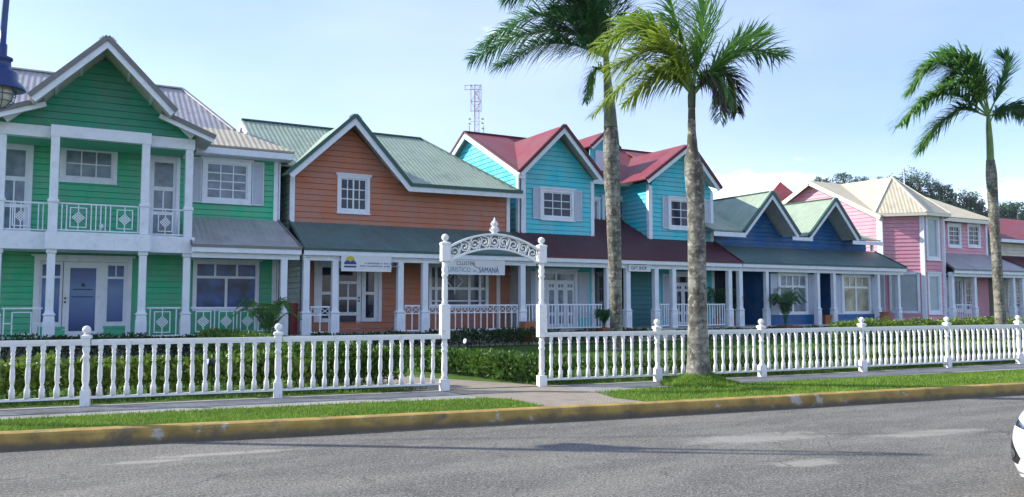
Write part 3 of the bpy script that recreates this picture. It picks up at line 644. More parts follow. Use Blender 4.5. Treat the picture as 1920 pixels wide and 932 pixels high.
s.bar((cx,Y+.018,cz-.5),(cx,Y+.018,cz+.5),.03,.03,(0,1,0)); s.build('sash',M_white,o)
g=MB(); g.box(a+.1,b_-.1,Y+.03,Y+.042,zb2+.1,ztp-.1); g.build('pane',glass('dim_glass',(.06,.09,.12),.1,.4,2),o)
s=MB(); trimv(s,XL+.07,Y,4.2,5.85,.16); trimv(s,XR-.07,Y,4.2,5.6,.14); trimv(s,14.35,Y,.5,3.1,.15); split_build(s,'corner_trim',M_white,H)
# main roof
YF=26.35; RZ=8.42
s=MB()
ez=5.74; vx=10.5
corr(s,[(10.2,31,RZ),(12.75,31,RZ),(15.0,YF,ez),(10.2,YF,ez)],(0,-1,-1)); corr(s,[(5.45,31,RZ),(10.2,31,RZ),(10.2,27.1,6.17),(5.45,27.1,6.17)],(0,-1,-1))
corr(s,[(12.75,31,RZ),(15.0,YF,ez),(15.0,35.6,ez)],(1,0,-1)); corr(s,[(5.45,31,RZ),(12.75,31,RZ),(15,35.6,ez),(5.45,35.6,ez)],(0,1,-1))
# dormer-style gable
gp=7.98; gl,gr=6.12,10.48; gez=5.80
yb=31-(RZ-gp)/((RZ-ez)/(31-YF))
YS=26.3
corr(s,[(GX,YS,gp),(GX,yb,gp+.02),(gl,27.3,gez+.03),(gl,YS,gez)],(-1,0,-1)); corr(s,[(GX,YS,gp),(GX,yb,gp+.02),(gr,YS+.3,5.72),(gr,YS,5.70)],(1,0,-1))
s.build('roof',[M_rgreen,M_soffit],H)
s=MB(); gable_trim(s,[(gl,gez),(GX,gp),(gr,5.70),(15.02,5.74)],YS-.03,.18)
s.cur=0; s.bar((5.45,31,RZ+.03),(12.75,31,RZ+.03),.16,.06); s.bar((12.75,31,RZ+.03),(15,YF,ez+.03),.1,.05); s.build('roof_trim',[M_edgeg,M_white],H)
# gable end wall seen over the green house
s=MB(); s.face([(5.5,31,RZ-.1),(5.5,27.4,6.3),(5.5,34.6,6.3)]); s.face([(5.5,27.4,6.3),(5.5,34.6,6.3),(5.5,34.6,4),(5.5,27.4,4)]); s.build('gable_end',M_white,H)
s=MB(); s.bar((5.46,31,RZ-.12),(5.46,27.2,6.2),.05,.2,(0,0,1)); s.bar((5.46,31,RZ-.12),(5.46,34.8,6.2),.05,.2); s.build('barge_board',M_white,H)
s=MB(); s.box(5.44,5.48,30.8,31.4,7.5,7.95); s.build('vent',mat('vent_brown',(.12,.07,.05),.8),H)
porch_roof(H,6.36,14.95,6.36,14.9,M_rgreen_shade,M_edgeg)
slab(H,6.15,15.0); light_block_box(H,6.5,14.7,27.16,34,.3,5.6)
for x in (6.50,7.43,9.66,10.55,14.38): column(H,x,25.2)
zt=P(900,571,25.2)[1]
rail_plain(H,6.66,7.28,.55,P(600,574,25.2)[1],25.2,.31,True); rail_plain(H,9.83,10.38,.55,P(770,572,25.2)[1],25.2,.28,True); rail_plain(H,10.72,14.2,.55,zt,25.2,.245,True)

# ================================================================== TEAL HOUSE
H=empty('teal_house',(20,27,0),'bright turquoise clapboard house with two gabled bays and red metal roofs','house','shop houses in the row')
AX0,AX1=P(978,440,Y)[0],P(1113,440,Y)[0]; BX0,BX1=P(1218,450,Y)[0],P(1337,460,Y)[0]
APX,APZ=P(1052,244,26.5); BPX,BPZ=P(1288,276,26.5)
AEZ=P(975,322,Y)[1]; BEZ=P(1218,335,Y)[1]
ra=RC(1013,355,1076,413,Y); rb=RC(1253,372,1318,431,Y)
s=MB()
APX=(AX0+AX1)/2-.08; BPX=(BX0+BX1)/2+.02
clap(s,(0,Y),(1,0),[[(AX0,4.1),(AX1,4.1),(AX1,6.55),(APX,APZ-.1),(AX0,6.55)],[(BX0,4.1),(BX1,4.1),(BX1,6.55),(BPX,BPZ-.1),(BX0,6.55)]],[(q[0]+.03,q[1]-.03,q[2]+.03,q[3]-.03) for q in (ra,rb)],course=.2)
# bay side walls and recess
YRC=29.
clap(s,(BX0,Y),(0,1),[[(0,3.),(2,3.),(2,6.75),(0,6.75)]],(),.2,nrm=(-1,0)); clap(s,(AX1,Y),(0,1),[[(0,3.),(2,3.),(2,6.75),(0,6.75)]],(),.2,nrm=(1,0))
rr1=RC(1120,372,1137,468,YRC); rr2=RC(1128,372,1176,468,YRC)
rw=RC(1127,370,1177,466,YRC)
clap(s,(0,YRC),(1,0),[[(AX1,.4),(BX0,.4),(BX0,7.3),(AX1,7.3)]],(),.2)
clap(s,(0,Y),(1,0),[[(15.1,.4),(AX1,.4),(AX1,3.2),(15.1,3.2)],[(BX0,.4),(BX1,.4),(BX1,3.2),(BX0,3.2)]],[(P(1003,560,Y)[0],P(1082,560,Y)[0],.5,P(1040,505,Y)[1]),(P(1262,560,Y)[0],P(1300,560,Y)[0],.5,P(1270,507,Y)[1])],.2)
clap(s,(BX1,Y),(0,1),[[(0,.4),(9,.4),(9,6.5),(4.3,8.9),(0,6.5)]],(),.2,nrm=(1,0))
# gable end facing left
clap(s,(15.28,Y),(0,1),[[(0,.4),(9.0,.4),(9,6.3),(8.,6.6),(4.5,8.75),(0,6.5)]],(),.2,nrm=(-1,0))
s.build('wall',M_teal,H)
o,_=window(H,*ra,Y,3,3,G_dark,fr=.13,label='shuttered window of the left bay'); shutter(o,ra[0]-.36,ra[0]-.02,ra[2],ra[3],Y); shutter(o,ra[1]+.02,ra[1]+.36,ra[2],ra[3],Y)
o,_=window(H,*rb,Y,3,3,G_dark,fr=.13,label='shuttered window of the right bay'); shutter(o,rb[0]-.36,rb[0]-.02,rb[2],rb[3],Y); shutter(o,rb[1]+.02,rb[1]+.36,rb[2],rb[3],Y)
window(H,rw[0],rw[1],rw[2],rw[3],YRC-.07,3,3,G_dark,fr=.14,label='window between the two bays'); 
q_=RC(1108,372,1123,466,YRC); window(H,q_[0],q_[1],q_[2],q_[3],YRC-.07,1,2,G_mid,fr=.1)
s=MB(); trimv(s,AX0+.07,Y,.5,6.5,.2); trimv(s,AX1-.07,Y,.5,6.5,.16); trimv(s,BX0+.04,Y,.5,6.55,.2); trimv(s,BX1-.07,Y,.5,6.5,.16); s.box(BX0-.05,BX0-.002,26.95,27.12,3.9,6.6); s.box(15.22,15.275,26.95,27.15,3.9,6.5); split_build(s,'corner_trim',M_white,H)
CE=6.93; s=MB(); MZ=9.0; ee=6.55; ye=26.42; sl=(MZ-ee)/(31.3-ye)
def teal_gable(px,pz,hl,hr,zl,zr,yl=None,yr=None):
    yl=yl or ye+.2; yr=yr or ye+.2
    yb=31.25
    corr(s,[(px,ye,pz),(px,yb,pz+.02),(px-hl,yl,zl+.02),(px-hl,ye,zl)],(-1,0,-1)); corr(s,[(px,ye,pz),(px,yb,pz+.02),(px+hr,yr,zr+.02),(px+hr,ye,zr)],(1,0,-1))
APk=P(1052,234,ye)[1]; BPk=P(1288,268,ye)[1]
aL=(14.95,P(966,322,ye)[1]); aR=P(1131,320,ye)
bL=(P(1212,334,ye)[0],P(1212,334,ye)[1]); bR=P(1352,350,ye)
teal_gable(APX,APk,APX-aL[0],aR[0]-APX,6.55,6.62,None,31.2)
teal_gable(BPX,BPk,BPX-bL[0],bR[0]-BPX,6.75,6.62,31.2,None)
# main roof front strips: left piece, centre recess, and back
corr(s,[(14.95,31.3,MZ),(APX,31.3,MZ),(APX,29,MZ-sl*2.3),(14.95,29,MZ-sl*2.3)],(0,-1,-1)); corr(s,[(BPX,31.3,MZ),(25.7,31.3,MZ),(25.7,29,MZ-sl*2.3),(BPX,29,MZ-sl*2.3)],(0,-1,-1))
corr(s,[(14.95,29,MZ-sl*2.3),(APX,29,MZ-sl*2.3),(15.3,ye+.1,6.6),(14.95,ye+.1,6.6)],(0,-1,-1))
corr(s,[(APX,31.28,MZ-.02),(BPX,31.28,MZ-.02),(BPX,28.4,CE),(APX,28.4,CE)],(0,-1,-1))
corr(s,[(BPX,29,MZ-sl*2.3),(25.7,29,MZ-sl*2.3),(25.7,27.2,6.95)],(0,-1,-1))
corr(s,[(14.95,31.3,MZ),(25.7,31.3,MZ),(25.7,36,6.6),(14.95,36,6.6)],(0,1,-1))
# small dormer roof
DX=P(1128,250,29.2)[0]; DZ=P(1128,249,29.2)[1]
corr(s,[(DX,28.9,DZ),(DX,31.6,DZ),(DX-.8,31.6,DZ-.72),(DX-.8,28.9,DZ-.72)],(-1,0,-1)); corr(s,[(DX,28.9,DZ),(DX,31.6,DZ),(DX+.8,31.6,DZ-.72),(DX+.8,28.9,DZ-.72)],(1,0,-1))
s.build('roof',[M_rred,M_soffit],H)
s=MB(); gable_trim(s,[(aL[0],6.55),(APX,APk),(aR[0],6.62)],ye-.03,.17); gable_trim(s,[(bL[0],6.75),(BPX,BPk),(bR[0],6.62)],ye-.03,.17)
gable_trim(s,[(DX-.8,DZ-.72),(DX,DZ),(DX+.8,DZ-.72)],28.87,.12)
s.cur=1; s.box(AX1-.1,BX0+.15,28.36,28.4,CE-.24,CE-.03); s.box(14.93,15.27,26.44,26.48,6.30,6.5)
s.bar((14.97,31.3,MZ-.16),(14.97,ye,6.4),.05,.22); s.bar((14.97,31.3,MZ-.16),(14.97,36,6.4),.05,.22)
s.cur=0; s.bar((14.93,31.3,MZ+.03),(25.7,31.3,MZ+.03),.14,.05); s.bar((14.93,31.3,MZ+.02),(14.93,ye,6.57),.05,.08); s.bar((14.93,31.3,MZ+.02),(14.93,36,6.57),.05,.08)
s.build('roof_trim',[M_edger,M_white],H)
s=MB(); s.prism([(DX-.65,DZ-.75),(DX+.65,DZ-.75),(DX,DZ-.1)],29.2,29.25); s.box(DX-.65,DX+.65,29.2,29.25,DZ-2.2,DZ-.752); d=s.build('dormer_wall',M_teal,H)
s=MB(); s.box(DX-.4,DX+.4,29.12,29.19,DZ-1.75,DZ-.85); s.build('vent',M_shut,d)
porch_roof(H,14.97,25.12,14.97,25.4,M_rred_shade,M_edger)
s=MB(); corr(s,[(AX1,27,4.262),(BX0,27,4.262),(BX0,29,5.25),(AX1,29,5.25)],(0,-1,-.5)); s.build('porch_roof',[M_rred_shade,M_soffit],H)
slab(H,15.02,25.4,y1=29.2); light_block_box(H,15.4,AX1-.1,27.16,29.15,.3,6.3); light_block_box(H,BX0+.1,BX1-.1,27.16,29.15,.3,6.3); light_block_box(H,15.4,25.2,29.17,35,.3,6.3)
for px in (1139,1176,1229,1262,1367,1387): column(H,P(px,560,25.2)[0],25.2)
X=lambda px:P(px,590,25.2)[0]
ztl=P(1050,570,25.2)[1]
rail_plain(H,14.55,X(1128),.55,ztl,25.2,.14); rail_plain(H,X(1236),X(1254),.55,ztl,25.2,.14); rail_plain(H,X(1268),X(1359),.55,ztl,25.2,.14)
# french windows left bay
def french(x0,x1,zt_,Y,leaves,gl):
    o=casing(H,x0,x1,.5,zt_,Y,.12,name='french_door'); n_=leaves; z1=zt_-.12-.38; w_=(x1-x0-.24)/n_
    q=MB(); q.box(x0+.12,x1-.12,Y,Y+.05,z1,z1+.06); q.box(x0+.12,x1-.12,Y,Y+.05,zt_-.18,zt_-.121)
    for i in range(0,n_+1,2): 
        xx=x0+.12+i*w_; q.box(max(xx-.04,x0+.12),min(xx+.04,x1-.12),Y,Y+.05,z1+.06,zt_-.18)
    q.build('transom',M_white,o); g=MB(); g.box(x0+.12,x1-.12,Y+.02,Y+.03,z1+.05,zt_-.17); g.build('transom_pane',gl,o)
    for i in range(n_):
        panel_door(o,x0+.12+i*w_+.004,x0+.12+(i+1)*w_-.004,.52,z1-.003,Y+.006,gl,[(.22,.78,.33,.82),(.22,.46,.88,.95),(.54,.78,.88,.95),(.22,.78,.08,.26)],'door_leaf')
    return o
zt_=P(1040,505,Y)[1]
x0,x1=P(1003,560,Y)[0],P(1082,560,Y)[0]; o=french(x0,x1,zt_,Y,4,G_mid); shutter(o,x1+.03,x1+.55,.9,zt_-.1,Y); shutter(o,x0-.5,x0-.03,.9,zt_-.1,Y)
x0,x1=P(1262,560,Y)[0],P(1300,560,Y)[0]; o=french(x0,x1,zt_-.02,Y,2,G_dark); shutter(o,x0-.62,x0-.03,.9,zt_-.1,Y); shutter(o,x1+.03,x1+.6,.9,zt_-.1,Y)
q_=RC(1119,512,1136,571,28.9); window(H,q_[0],q_[1],q_[2],q_[3],28.9,2,2,G_dark,fr=.1)
# dark boards across the entrance, shade of the recess put into their colour
q_=RC(1180,500,1220,612,26.8); s=MB(); clap(s,(0,26.8),(1,0),[[(q_[0]-.3,.5),(q_[1]+.1,.5),(q_[1]+.1,3.0),(q_[0]-.3,3.0)]],(),.2); s.build('shaded_entrance_boards',M_teal_shade,H)

# ================================================================== BLUE HOUSE
H=empty('blue_house',(31,27,0),'deep blue cottage with twin steep gables and pale green metal roof','house','shop houses in the row')
s=MB(); Yb=27.; BL,BR=25.45,35.9
g1,g2=28.12,32.42; pz=6.05
clap(s,(0,Yb),(1,0),[[(BL,4.0),(30,4.0),(30,4.75),(29.6,4.75),(g1,pz+.35),(26.4,4.75),(BL,4.75)],[(30,4.0),(BR,4.0),(BR,4.75),(34.0,4.75),(g2,pz+.3),(30.6,4.75),(30,4.75)]],(),.2)
s.build('wall',M_blue,H)
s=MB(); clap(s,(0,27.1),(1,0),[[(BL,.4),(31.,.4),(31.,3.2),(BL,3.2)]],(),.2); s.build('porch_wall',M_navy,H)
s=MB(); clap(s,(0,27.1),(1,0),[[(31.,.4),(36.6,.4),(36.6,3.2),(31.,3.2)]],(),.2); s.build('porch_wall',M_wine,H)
YB=25.55
bx=[(P(1438,560,YB)[0],P(1532,560,YB)[0]),(P(1566,560,YB)[0],P(1643,560,YB)[0])]
ws=[RC(1459,512,1514,590,YB),RC(1578,515,1632,589,YB)]
for (a,b_),wn,gl in zip(bx,ws,(G_mid,G_mirror)):
    s=MB(); clap(s,(0,YB),(1,0),[[(a,.4),(b_,.4),(b_,3.2),(a,3.2)]],[(wn[0]+.03,wn[1]-.03,wn[2]+.03,wn[3]-.03)],.2)
    s.face([(a,YB,.4),(a,27,.4),(a,27,3.2),(a,YB,3.2)]); s.face([(b_,YB,.4),(b_,27,.4),(b_,27,3.2),(b_,YB,3.2)]); bay=s.build('bay',M_blue,H)
    x0,x1,z0,z1=wn; o=casing(bay,x0,x1,z0,z1,YB,.14,bottom=True,name='window'); q=MB(); zs=z1-.62; xm=(x0+x1)/2
    q.box(x0+.14,x1-.14,YB,YB+.05,zs-.05,zs+.05); q.box(xm-.05,xm+.05,YB,YB+.05,z0+.14,zs-.05); q.box(xm-.05,xm+.05,YB,YB+.05,zs+.05,z1-.14)
    for f_ in (.28,.72): xx=x0+(x1-x0)*f_; q.box(xx-.03,xx+.03,YB,YB+.05,zs+.05,z1-.14)
    q.build('sash',M_white,o); g=MB(); g.box(x0+.12,x1-.12,YB+.03,YB+.042,z0+.12,z1-.12); g.build('pane',gl,o)
    shutter(o,x0-.52,x0-.03,z0,z1-.05,YB); shutter(o,x1+.03,x1+.5,z0,z1-.05,YB)
s=MB(); rbk=32.5
def bg(px,pk,hl,hr,ez):
    corr(s,[(px,26.0,pk),(px,rbk,pk),(px-hl,rbk,ez),(px-hl,26.0,ez)],(-1,0,-1)); corr(s,[(px,26.0,pk),(px,rbk,pk),(px+hr,rbk,ez),(px+hr,26.0,ez)],(1,0,-1))
bg(g1,6.6,1.85,1.75,4.68); bg(g2,6.56,1.95,1.7,4.66)
corr(s,[(24.55,26.0,4.70),(26.35,26.0,4.70),(27.8,30.5,6.5),(24.55,30.5,6.5)],(0,-1,-1)); corr(s,[(24.55,30.5,6.5),(34.8,30.5,6.5),(34.8,35,4.7),(24.55,35,4.7)],(0,1,-1))
corr(s,[(34.0,26.0,4.62),(35.75,26.0,4.62),(34.2,29.5,6.0),(33.2,29.5,6.0)],(0,-1,-1))
s.build('roof',[M_rgreen,M_soffit],H)
s=MB(); gable_trim(s,[(g1-1.85,4.68),(g1,6.6),(g1+1.75,4.68)],25.97,.17); gable_trim(s,[(g2-1.95,4.66),(g2,6.56),(g2+1.7,4.66)],25.97,.17)
s.cur=1; s.box(24.5,26.4,25.98,26.02,4.42,4.62); s.box(29.3,30.65,25.9,25.94,4.40,4.56); s.box(33.5,35.8,25.9,25.94,4.36,4.54); s.box(35.3,35.42,26.2,26.3,4.1,4.4)
s.cur=0; s.bar((g1,26,6.63),(g1,rbk,6.63),.12,.05); s.bar((g2,26,6.59),(g2,rbk,6.59),.12,.05)
s.build('roof_trim',[M_edgeg,M_white],H)
porch_roof(H,25.15,36.2,25.45,36.6,M_rgreen_shade,M_edgeg,zt=4.12)
slab(H,25.42,36.6); light_block_box(H,25.6,35.7,27.2,34,.3,4.5)
for px in (1437,1533,1563,1646,1684): column(H,P(px,560,25.2)[0],25.2,w=.085)

# ================================================================== PINK HOUSE
H=empty('pink_house',(41,28,0),'pink clapboard house with polygonal corner bay and cream metal roof','house','shop houses in the row')
PSX=37.
s=MB()
clap(s,(PSX,26.9),(0,1),[[(0,.4),(9,.4),(9,6.2),(8.,6.45),(4.2,8.25),(0,6.05)]],(),.2,nrm=(-1,0))
a=(37.0,26.9); b_=(38.35,25.5); c_=(40.05,25.5); d=(41.4,26.9)
def seg(p,q):
    L_=math.hypot(q[0]-p[0],q[1]-p[1]); return ((q[0]-p[0])/L_,(q[1]-p[1])/L_),L_
for p,q in ((a,b_),(c_,d)):
    u,L_=seg(p,q); clap(s,p,u,[[(0,.4),(L_,.4),(L_,6.1),(0,6.1)]],[(.35,L_-.25,1.0,3.0)] if p==a else (),.2)
clap(s,b_,(1,0),[[(0,.4),(1.7,.4),(1.7,6.1),(0,6.1)]],[(.33,1.37,3.75,5.98),(.33,1.37,.95,2.98)],.2)
wA=RC(1776,420,1801,464,27); wB=RC(1813,420,1837,464,27)
clap(s,(0,27.),(1,0),[[(41.3,.4),(46.6,.4),(46.6,6.2),(41.3,6.2)]],[(q[0]+.03,q[1]-.03,q[2]+.03,q[3]-.03) for q in (wA,wB)],.2)
s.build('wall',M_pink,H)
window(H,*wA,27.,2,4,G_dark,fr=.12,label='left of the two upper windows'); window(H,*wB,27.,2,4,G_dark,fr=.12,label='right of the two upper windows')
for z0,z1 in ((3.7,6.02),(.9,3.02)): window(H,38.35+.28,38.35+1.42,z0,z1,25.5,1,1,G_pale,fr=.14,rec=.09)
# facet window
u,L_=seg(a,b_); s=MB(); nx_,ny_=u[1],-u[0]
def fp(t,z,o_=0): return (a[0]+u[0]*t+nx_*o_,a[1]+u[1]*t+ny_*o_,z)
for t0,t1,z0,z1 in ((.30,.42,.95,3.05),(L_-.32,L_-.20,.95,3.05)): s.bar(fp((t0+t1)/2,z0,.03),fp((t0+t1)/2,z1,.03),t1-t0,.1,(nx_,ny_,0))
s.bar(fp(.3,3.0,.03),fp(L_-.2,3.0,.03),.1,.12); s.bar(fp(.3,1.0,.03),fp(L_-.2,1.0,.03),.1,.12); o=s.build('window',M_white,H)
g=MB(); g.face([fp(.36,1,.0),fp(L_-.26,1,.0),fp(L_-.26,3,.0),fp(.36,3,.0)]); g.build('pane',G_pale,o)
s=MB()
for q in (a,b_,c_): s.sqpost((q[0],q[1],.5),[(.10,0),(.10,5.55)],R(22))
s.box(36.93,36.995,26.9,27.1,.5,6.1); s.box(46.45,46.62,26.94,27.05,3.9,6.2); split_build(s,'corner_trim',M_white,H)
s=MB(); PZr=8.42; ez=6.12
ap=(39.2,27.75,8.36)
E0=(36.55,26.95,ez); E1=(38.2,25.1,ez); E2=(40.2,25.1,ez); E3=(41.85,26.95,ez)
corr(s,[ap,(39.2,31.2,8.40),E0],(-1,-.3,-1)); corr(s,[ap,E0,E1],(-1,-1,-1.5)); corr(s,[ap,E1,E2],(0,-1,-1)); corr(s,[ap,E2,E3],(1,-1,-1.5)); corr(s,[ap,E3,(39.2,31.2,8.40)],(1,-.3,-1))
corr(s,[(36.55,31.1,PZr),(39.2,31.1,PZr),(36.75,26.6,6.02),(36.55,26.6,6.02)],(0,-1,-1)); corr(s,[(36.55,31.1,PZr),(45.7,31.1,PZr),(46.9,35.7,6.1),(36.55,35.7,6.1)],(0,1,-1))
corr(s,[(39.2,31.1,PZr),(45.6,31.1,PZr),(46.95,26.5,6.22),(41.6,26.5,6.22)],(0,-1,-1)); corr(s,[(45.6,31.1,PZr),(46.95,26.5,6.22),(46.95,35.7,6.2)],(1,0,-1))
s.build('roof',[M_rcream,M_soffit],H)
s=MB()
for p,q in ((E0,E1),(E1,E2),(E2,E3)): s.bar((p[0],p[1],p[2]-.09),(q[0],q[1],q[2]-.09),.05,.14)
s.bar((36.57,31.1,PZr-.14),(36.57,26.6,5.88),.05,.22); s.bar((36.57,31.1,PZr-.14),(36.57,35.7,5.95),.05,.22); s.box(41.8,46.9,26.5,26.54,5.98,6.17)
for p in (E0,E1,E2): s.bar((p[0],p[1],p[2]+.04),(ap[0],ap[1],ap[2]+.04),.12,.05)
s.build('fascia',mat('cream_trim',(.68,.66,.56),.5,.05),H)
porch_roof(H,40.12,47.4,41.3,46.9,M_rgray,M_edgegy); slab(H,37.2,47.); light_block_box(H,38.5,39.9,25.7,28,.3,5.9); light_block_box(H,37.2,46.4,27.16,34,.3,5.9)
s=MB(); s.box(37.2,41.2,25.3,27,-.3,.5)
for px in (1785,1827): column(H,P(px,560,25.3)[0],25.3)
for x in (46.0,46.9): column(H,x,25.3)
rail_plain(H,P(1791,590,25.3)[0],P(1822,590,25.3)[0],.55,1.4,25.3,.2); 
q_=RC(1790,525,1818,570,27); x0,x1=41.7,43.9; window(H,41.75,43.95,1.0,2.85,26.93,4,1,G_mid,fr=.12)
window(H,44.1,45.3,.9,2.9,26.93,2,4,G_dark,fr=.16); 
s=MB(); s.box(44.55,45.0,31,31.4,8.2,8.2); s.tube([(45.9,31.6,8.0),(45.9,31.6,10.0)],.04,6); s.build('vent_pipe',M_white,H)

# ================================================================== FAR RED HOUSE and turret
H=empty('red_roofed_house',(51,28,0),'house with red metal roof half hidden behind the rightmost palm','house','shop houses in the row')
s=MB(); clap(s,(0,27.),(1,0),[[(47.2,.4),(58,.4),(58,5.4),(47.2,5.4)]],(),.2); clap(s,(47.2,27),(0,1),[[(0,.4),(8,.4),(8,5.4),(0,5.4)]],(),.2,nrm=(-1,0)); s.build('wall',M_cream,H)
s=MB(); corr(s,[(47.,31,7.2),(58,31,7.2),(58,26.4,5.2),(47.,26.4,5.2)],(0,-1,-1)); corr(s,[(47.,31,7.2),(58,31,7.2),(58,35.6,5.2),(47.,35.6,5.2)],(0,1,-1)); s.build('roof',[M_rred,M_soffit],H)
porch_roof(H,47.5,58,47.5,58,M_rred_shade,M_edger); slab(H,47.5,58); light_block_box(H,47.4,57.9,27.16,34,.3,5.)
for x in (47.9,49.2,50.9,53.4,56): column(H,x,25.3)
rail_plain(H,48.1,49.0,.55,1.4,25.3,.2); rail_plain(H,49.4,50.7,.55,1.4,25.3,.2); rail_plain(H,51.1,53.2,.55,1.4,25.3,.2)
s=MB(); s.box(47,58,26.36,26.4,5.0,5.18); s.build('fascia',M_white,H)
window(H,48.4,49.9,1.,2.9,26.95,3,2,G_mid); window(H,51,52.4,1.,2.9,26.95,3,2,G_dark)
H=empty('turret_building',(44,46,0),'small pointed red roof peeking up between the blue and pink houses','building')
tp=PD(1463,341,62); s=MB(); s.lathe((tp.x,tp.y,0),[(1.35,0),(1.35,tp.z-1.55)],4,rot=R(10)); s.build('wall',M_cream,H)
s=MB(); s.lathe((tp.x,tp.y,0),[(1.55,tp.z-1.55),(1.1,tp.z-.95),(.02,tp.z)],4,rot=R(10)); s.build('roof',M_rred,H)

# ================================================================== SIGNS
def text_part(parent,body,x,z,Y,h,m,width=None,name='lettering'):
    cu=bpy.data.curves.new('t','FONT'); cu.body=body; cu.size=1; cu.extrude=.003
    ob=bpy.data.objects.new('t',cu); COL.objects.link(ob); bpy.context.view_layer.update()
    me=bpy.data.meshes.new_from_object(ob.evaluated_get(bpy.context.evaluated_depsgraph_get())); bpy.data.objects.remove(ob)
    xs2=[v.co.x for v in me.vertices]; ys2=[v.co.y for v in me.vertices]; w0=max(xs2)-min(xs2); h0=max(ys2)-min(ys2)
    sy=h/h0; sx_=(width/w0) if width else sy; mx0=min(xs2); my0=min(ys2); og=ORG[parent.name]
    for v in me.vertices: v.co=Vector((x+(v.co.x-mx0)*sx_-og.x,Y-v.co.z-og.y,z+(v.co.y-my0)*sy-og.z))
    me.materials.append(m); o=bpy.data.objects.new(name,me); COL.objects.link(o); o.parent=parent; ORG[o.name]=og; return o
M_board=mat('sign_white',(.66,.68,.70),.4,.04,3,dirt=(.45,.45,.42),dirt_amt=.3)
def signboard(px0,py0,px1,py1,Y,label):
    x0,x1,z0,z1=RC(px0,py0,px1,py1,Y); H=empty('hanging_sign',((x0+x1)/2,Y,z0),label,'sign','signs hanging under the porch eaves')
    s=MB(); s.box(x0,x1,Y-.02,Y+.02,z0,z1); s.build('board',M_board,H)
    s=MB(); s.box(x0-.015,x1+.015,Y-.03,Y+.03,z0-.02,z0); s.box(x0-.015,x1+.015,Y-.03,Y+.03,z1,z1+.02); s.box(x0-.02,x0,Y-.03,Y+.03,z0,z1); s.box(x1,x1+.02,Y-.03,Y+.03,z0,z1); s.build('sign_frame',M_white,H)
    s=MB()
    for f_ in (.08,.92): s.tube([(x0+(x1-x0)*f_,Y,z1+.02),(x0+(x1-x0)*f_,Y,3.04)],.006,5)
    s.build('hanging_wire',M_black,H); return H,x0,x1,z0,z1
T_blue=mat('ink_blue',(.03,.06,.25),.5); T_lb=mat('ink_sky',(.16,.34,.42),.5); T_gr=mat('ink_gray',(.16,.12,.11),.5); T_yel=mat('ink_yellow',(.50,.45,.05),.5); T_blk=mat('ink_black',(.02,.02,.03),.5)
H,x0,x1,z0,z1=signboard(641,480,732,508,24.98,'white hanging sign with yellow sun and blue house emblem over the orange house door')
yy=24.956; hh=z1-z0
s=MB(); cx,cz=x0+.27,z0+hh*.52
s.prism([(cx+.17*math.cos(R(k*12)),cz+.02+.2*math.sin(R(k*12))) for k in range(0,16)],yy-.002,yy+.002); s.build('sun_emblem',T_yel,H)
s=MB(); s.prism([(cx-.2,z0+.20),(cx+.2,z0+.20),(cx+.2,z0+.27),(cx+.09,z0+.34),(cx,z0+.29),(cx-.09,z0+.34),(cx-.2,z0+.27)],yy-.004,yy+.002); s.box(cx-.2,cx+.2,yy-.004,yy+.002,z0+.1,z0+.16); s.build('house_emblem',T_blue,H)
s=MB(); rs=random.Random(4)
for zr,xa,xb_,hh2 in ((.46,.76,1.72,.055),(.28,.6,1.95,.05)):
    q=x0+xa
    while q<x0+xb_: wl=rs.uniform(.03,.055); s.box(q,q+wl,yy-.002,yy+.002,z0+hh*zr,z0+hh*zr+hh2*rs.uniform(.75,1)); q+=wl+rs.choice((.012,.012,.015,.05))
s.build('lettering',mat('ink_faded',(.20,.27,.42),.5),H)
H,x0,x1,z0,z1=signboard(829,486,945,514,25.0,'long white sign lettered CLUSTER TURISTICO DE SAMANA seen through the arch')
yy=24.975; hh=z1-z0; W=x1-x0
text_part(H,'CLUSTER',x0+W*.22,z0+hh*.58,yy,hh*.26,T_gr,W*.30); text_part(H,'TURISTICO',x0+W*.035,z0+hh*.14,yy,hh*.32,T_lb,W*.41); text_part(H,'de',x0+W*.485,z0+hh*.15,yy,hh*.16,T_lb,W*.05); text_part(H,'SAMANÁ',x0+W*.58,z0+hh*.11,yy,hh*.46,T_blue,W*.33)
s=MB(); s.tube([(x0+W*(.45+.03*k),yy,z0+hh*(.74-.09*k+.05*math.sin(k*2))) for k in range(5)],.01,5); s.build('squiggle',T_gr,H)
H,x0,x1,z0,z1=signboard(1179,493,1219,508,25.05,'small white sign lettered GIFT SHOP over the turquoise house entrance')
yy=25.026; hh=z1-z0; W=x1-x0; text_part(H,'GIFT SHOP',x0+W*.1,z0+hh*.14,yy,hh*.42,T_blk,W*.72)
s=MB(); s.box(x0+W*.2,x0+W*.8,yy-.002,yy+.002,z0+hh*.74,z0+hh*.84); s.build('upper_line',T_blue,H)

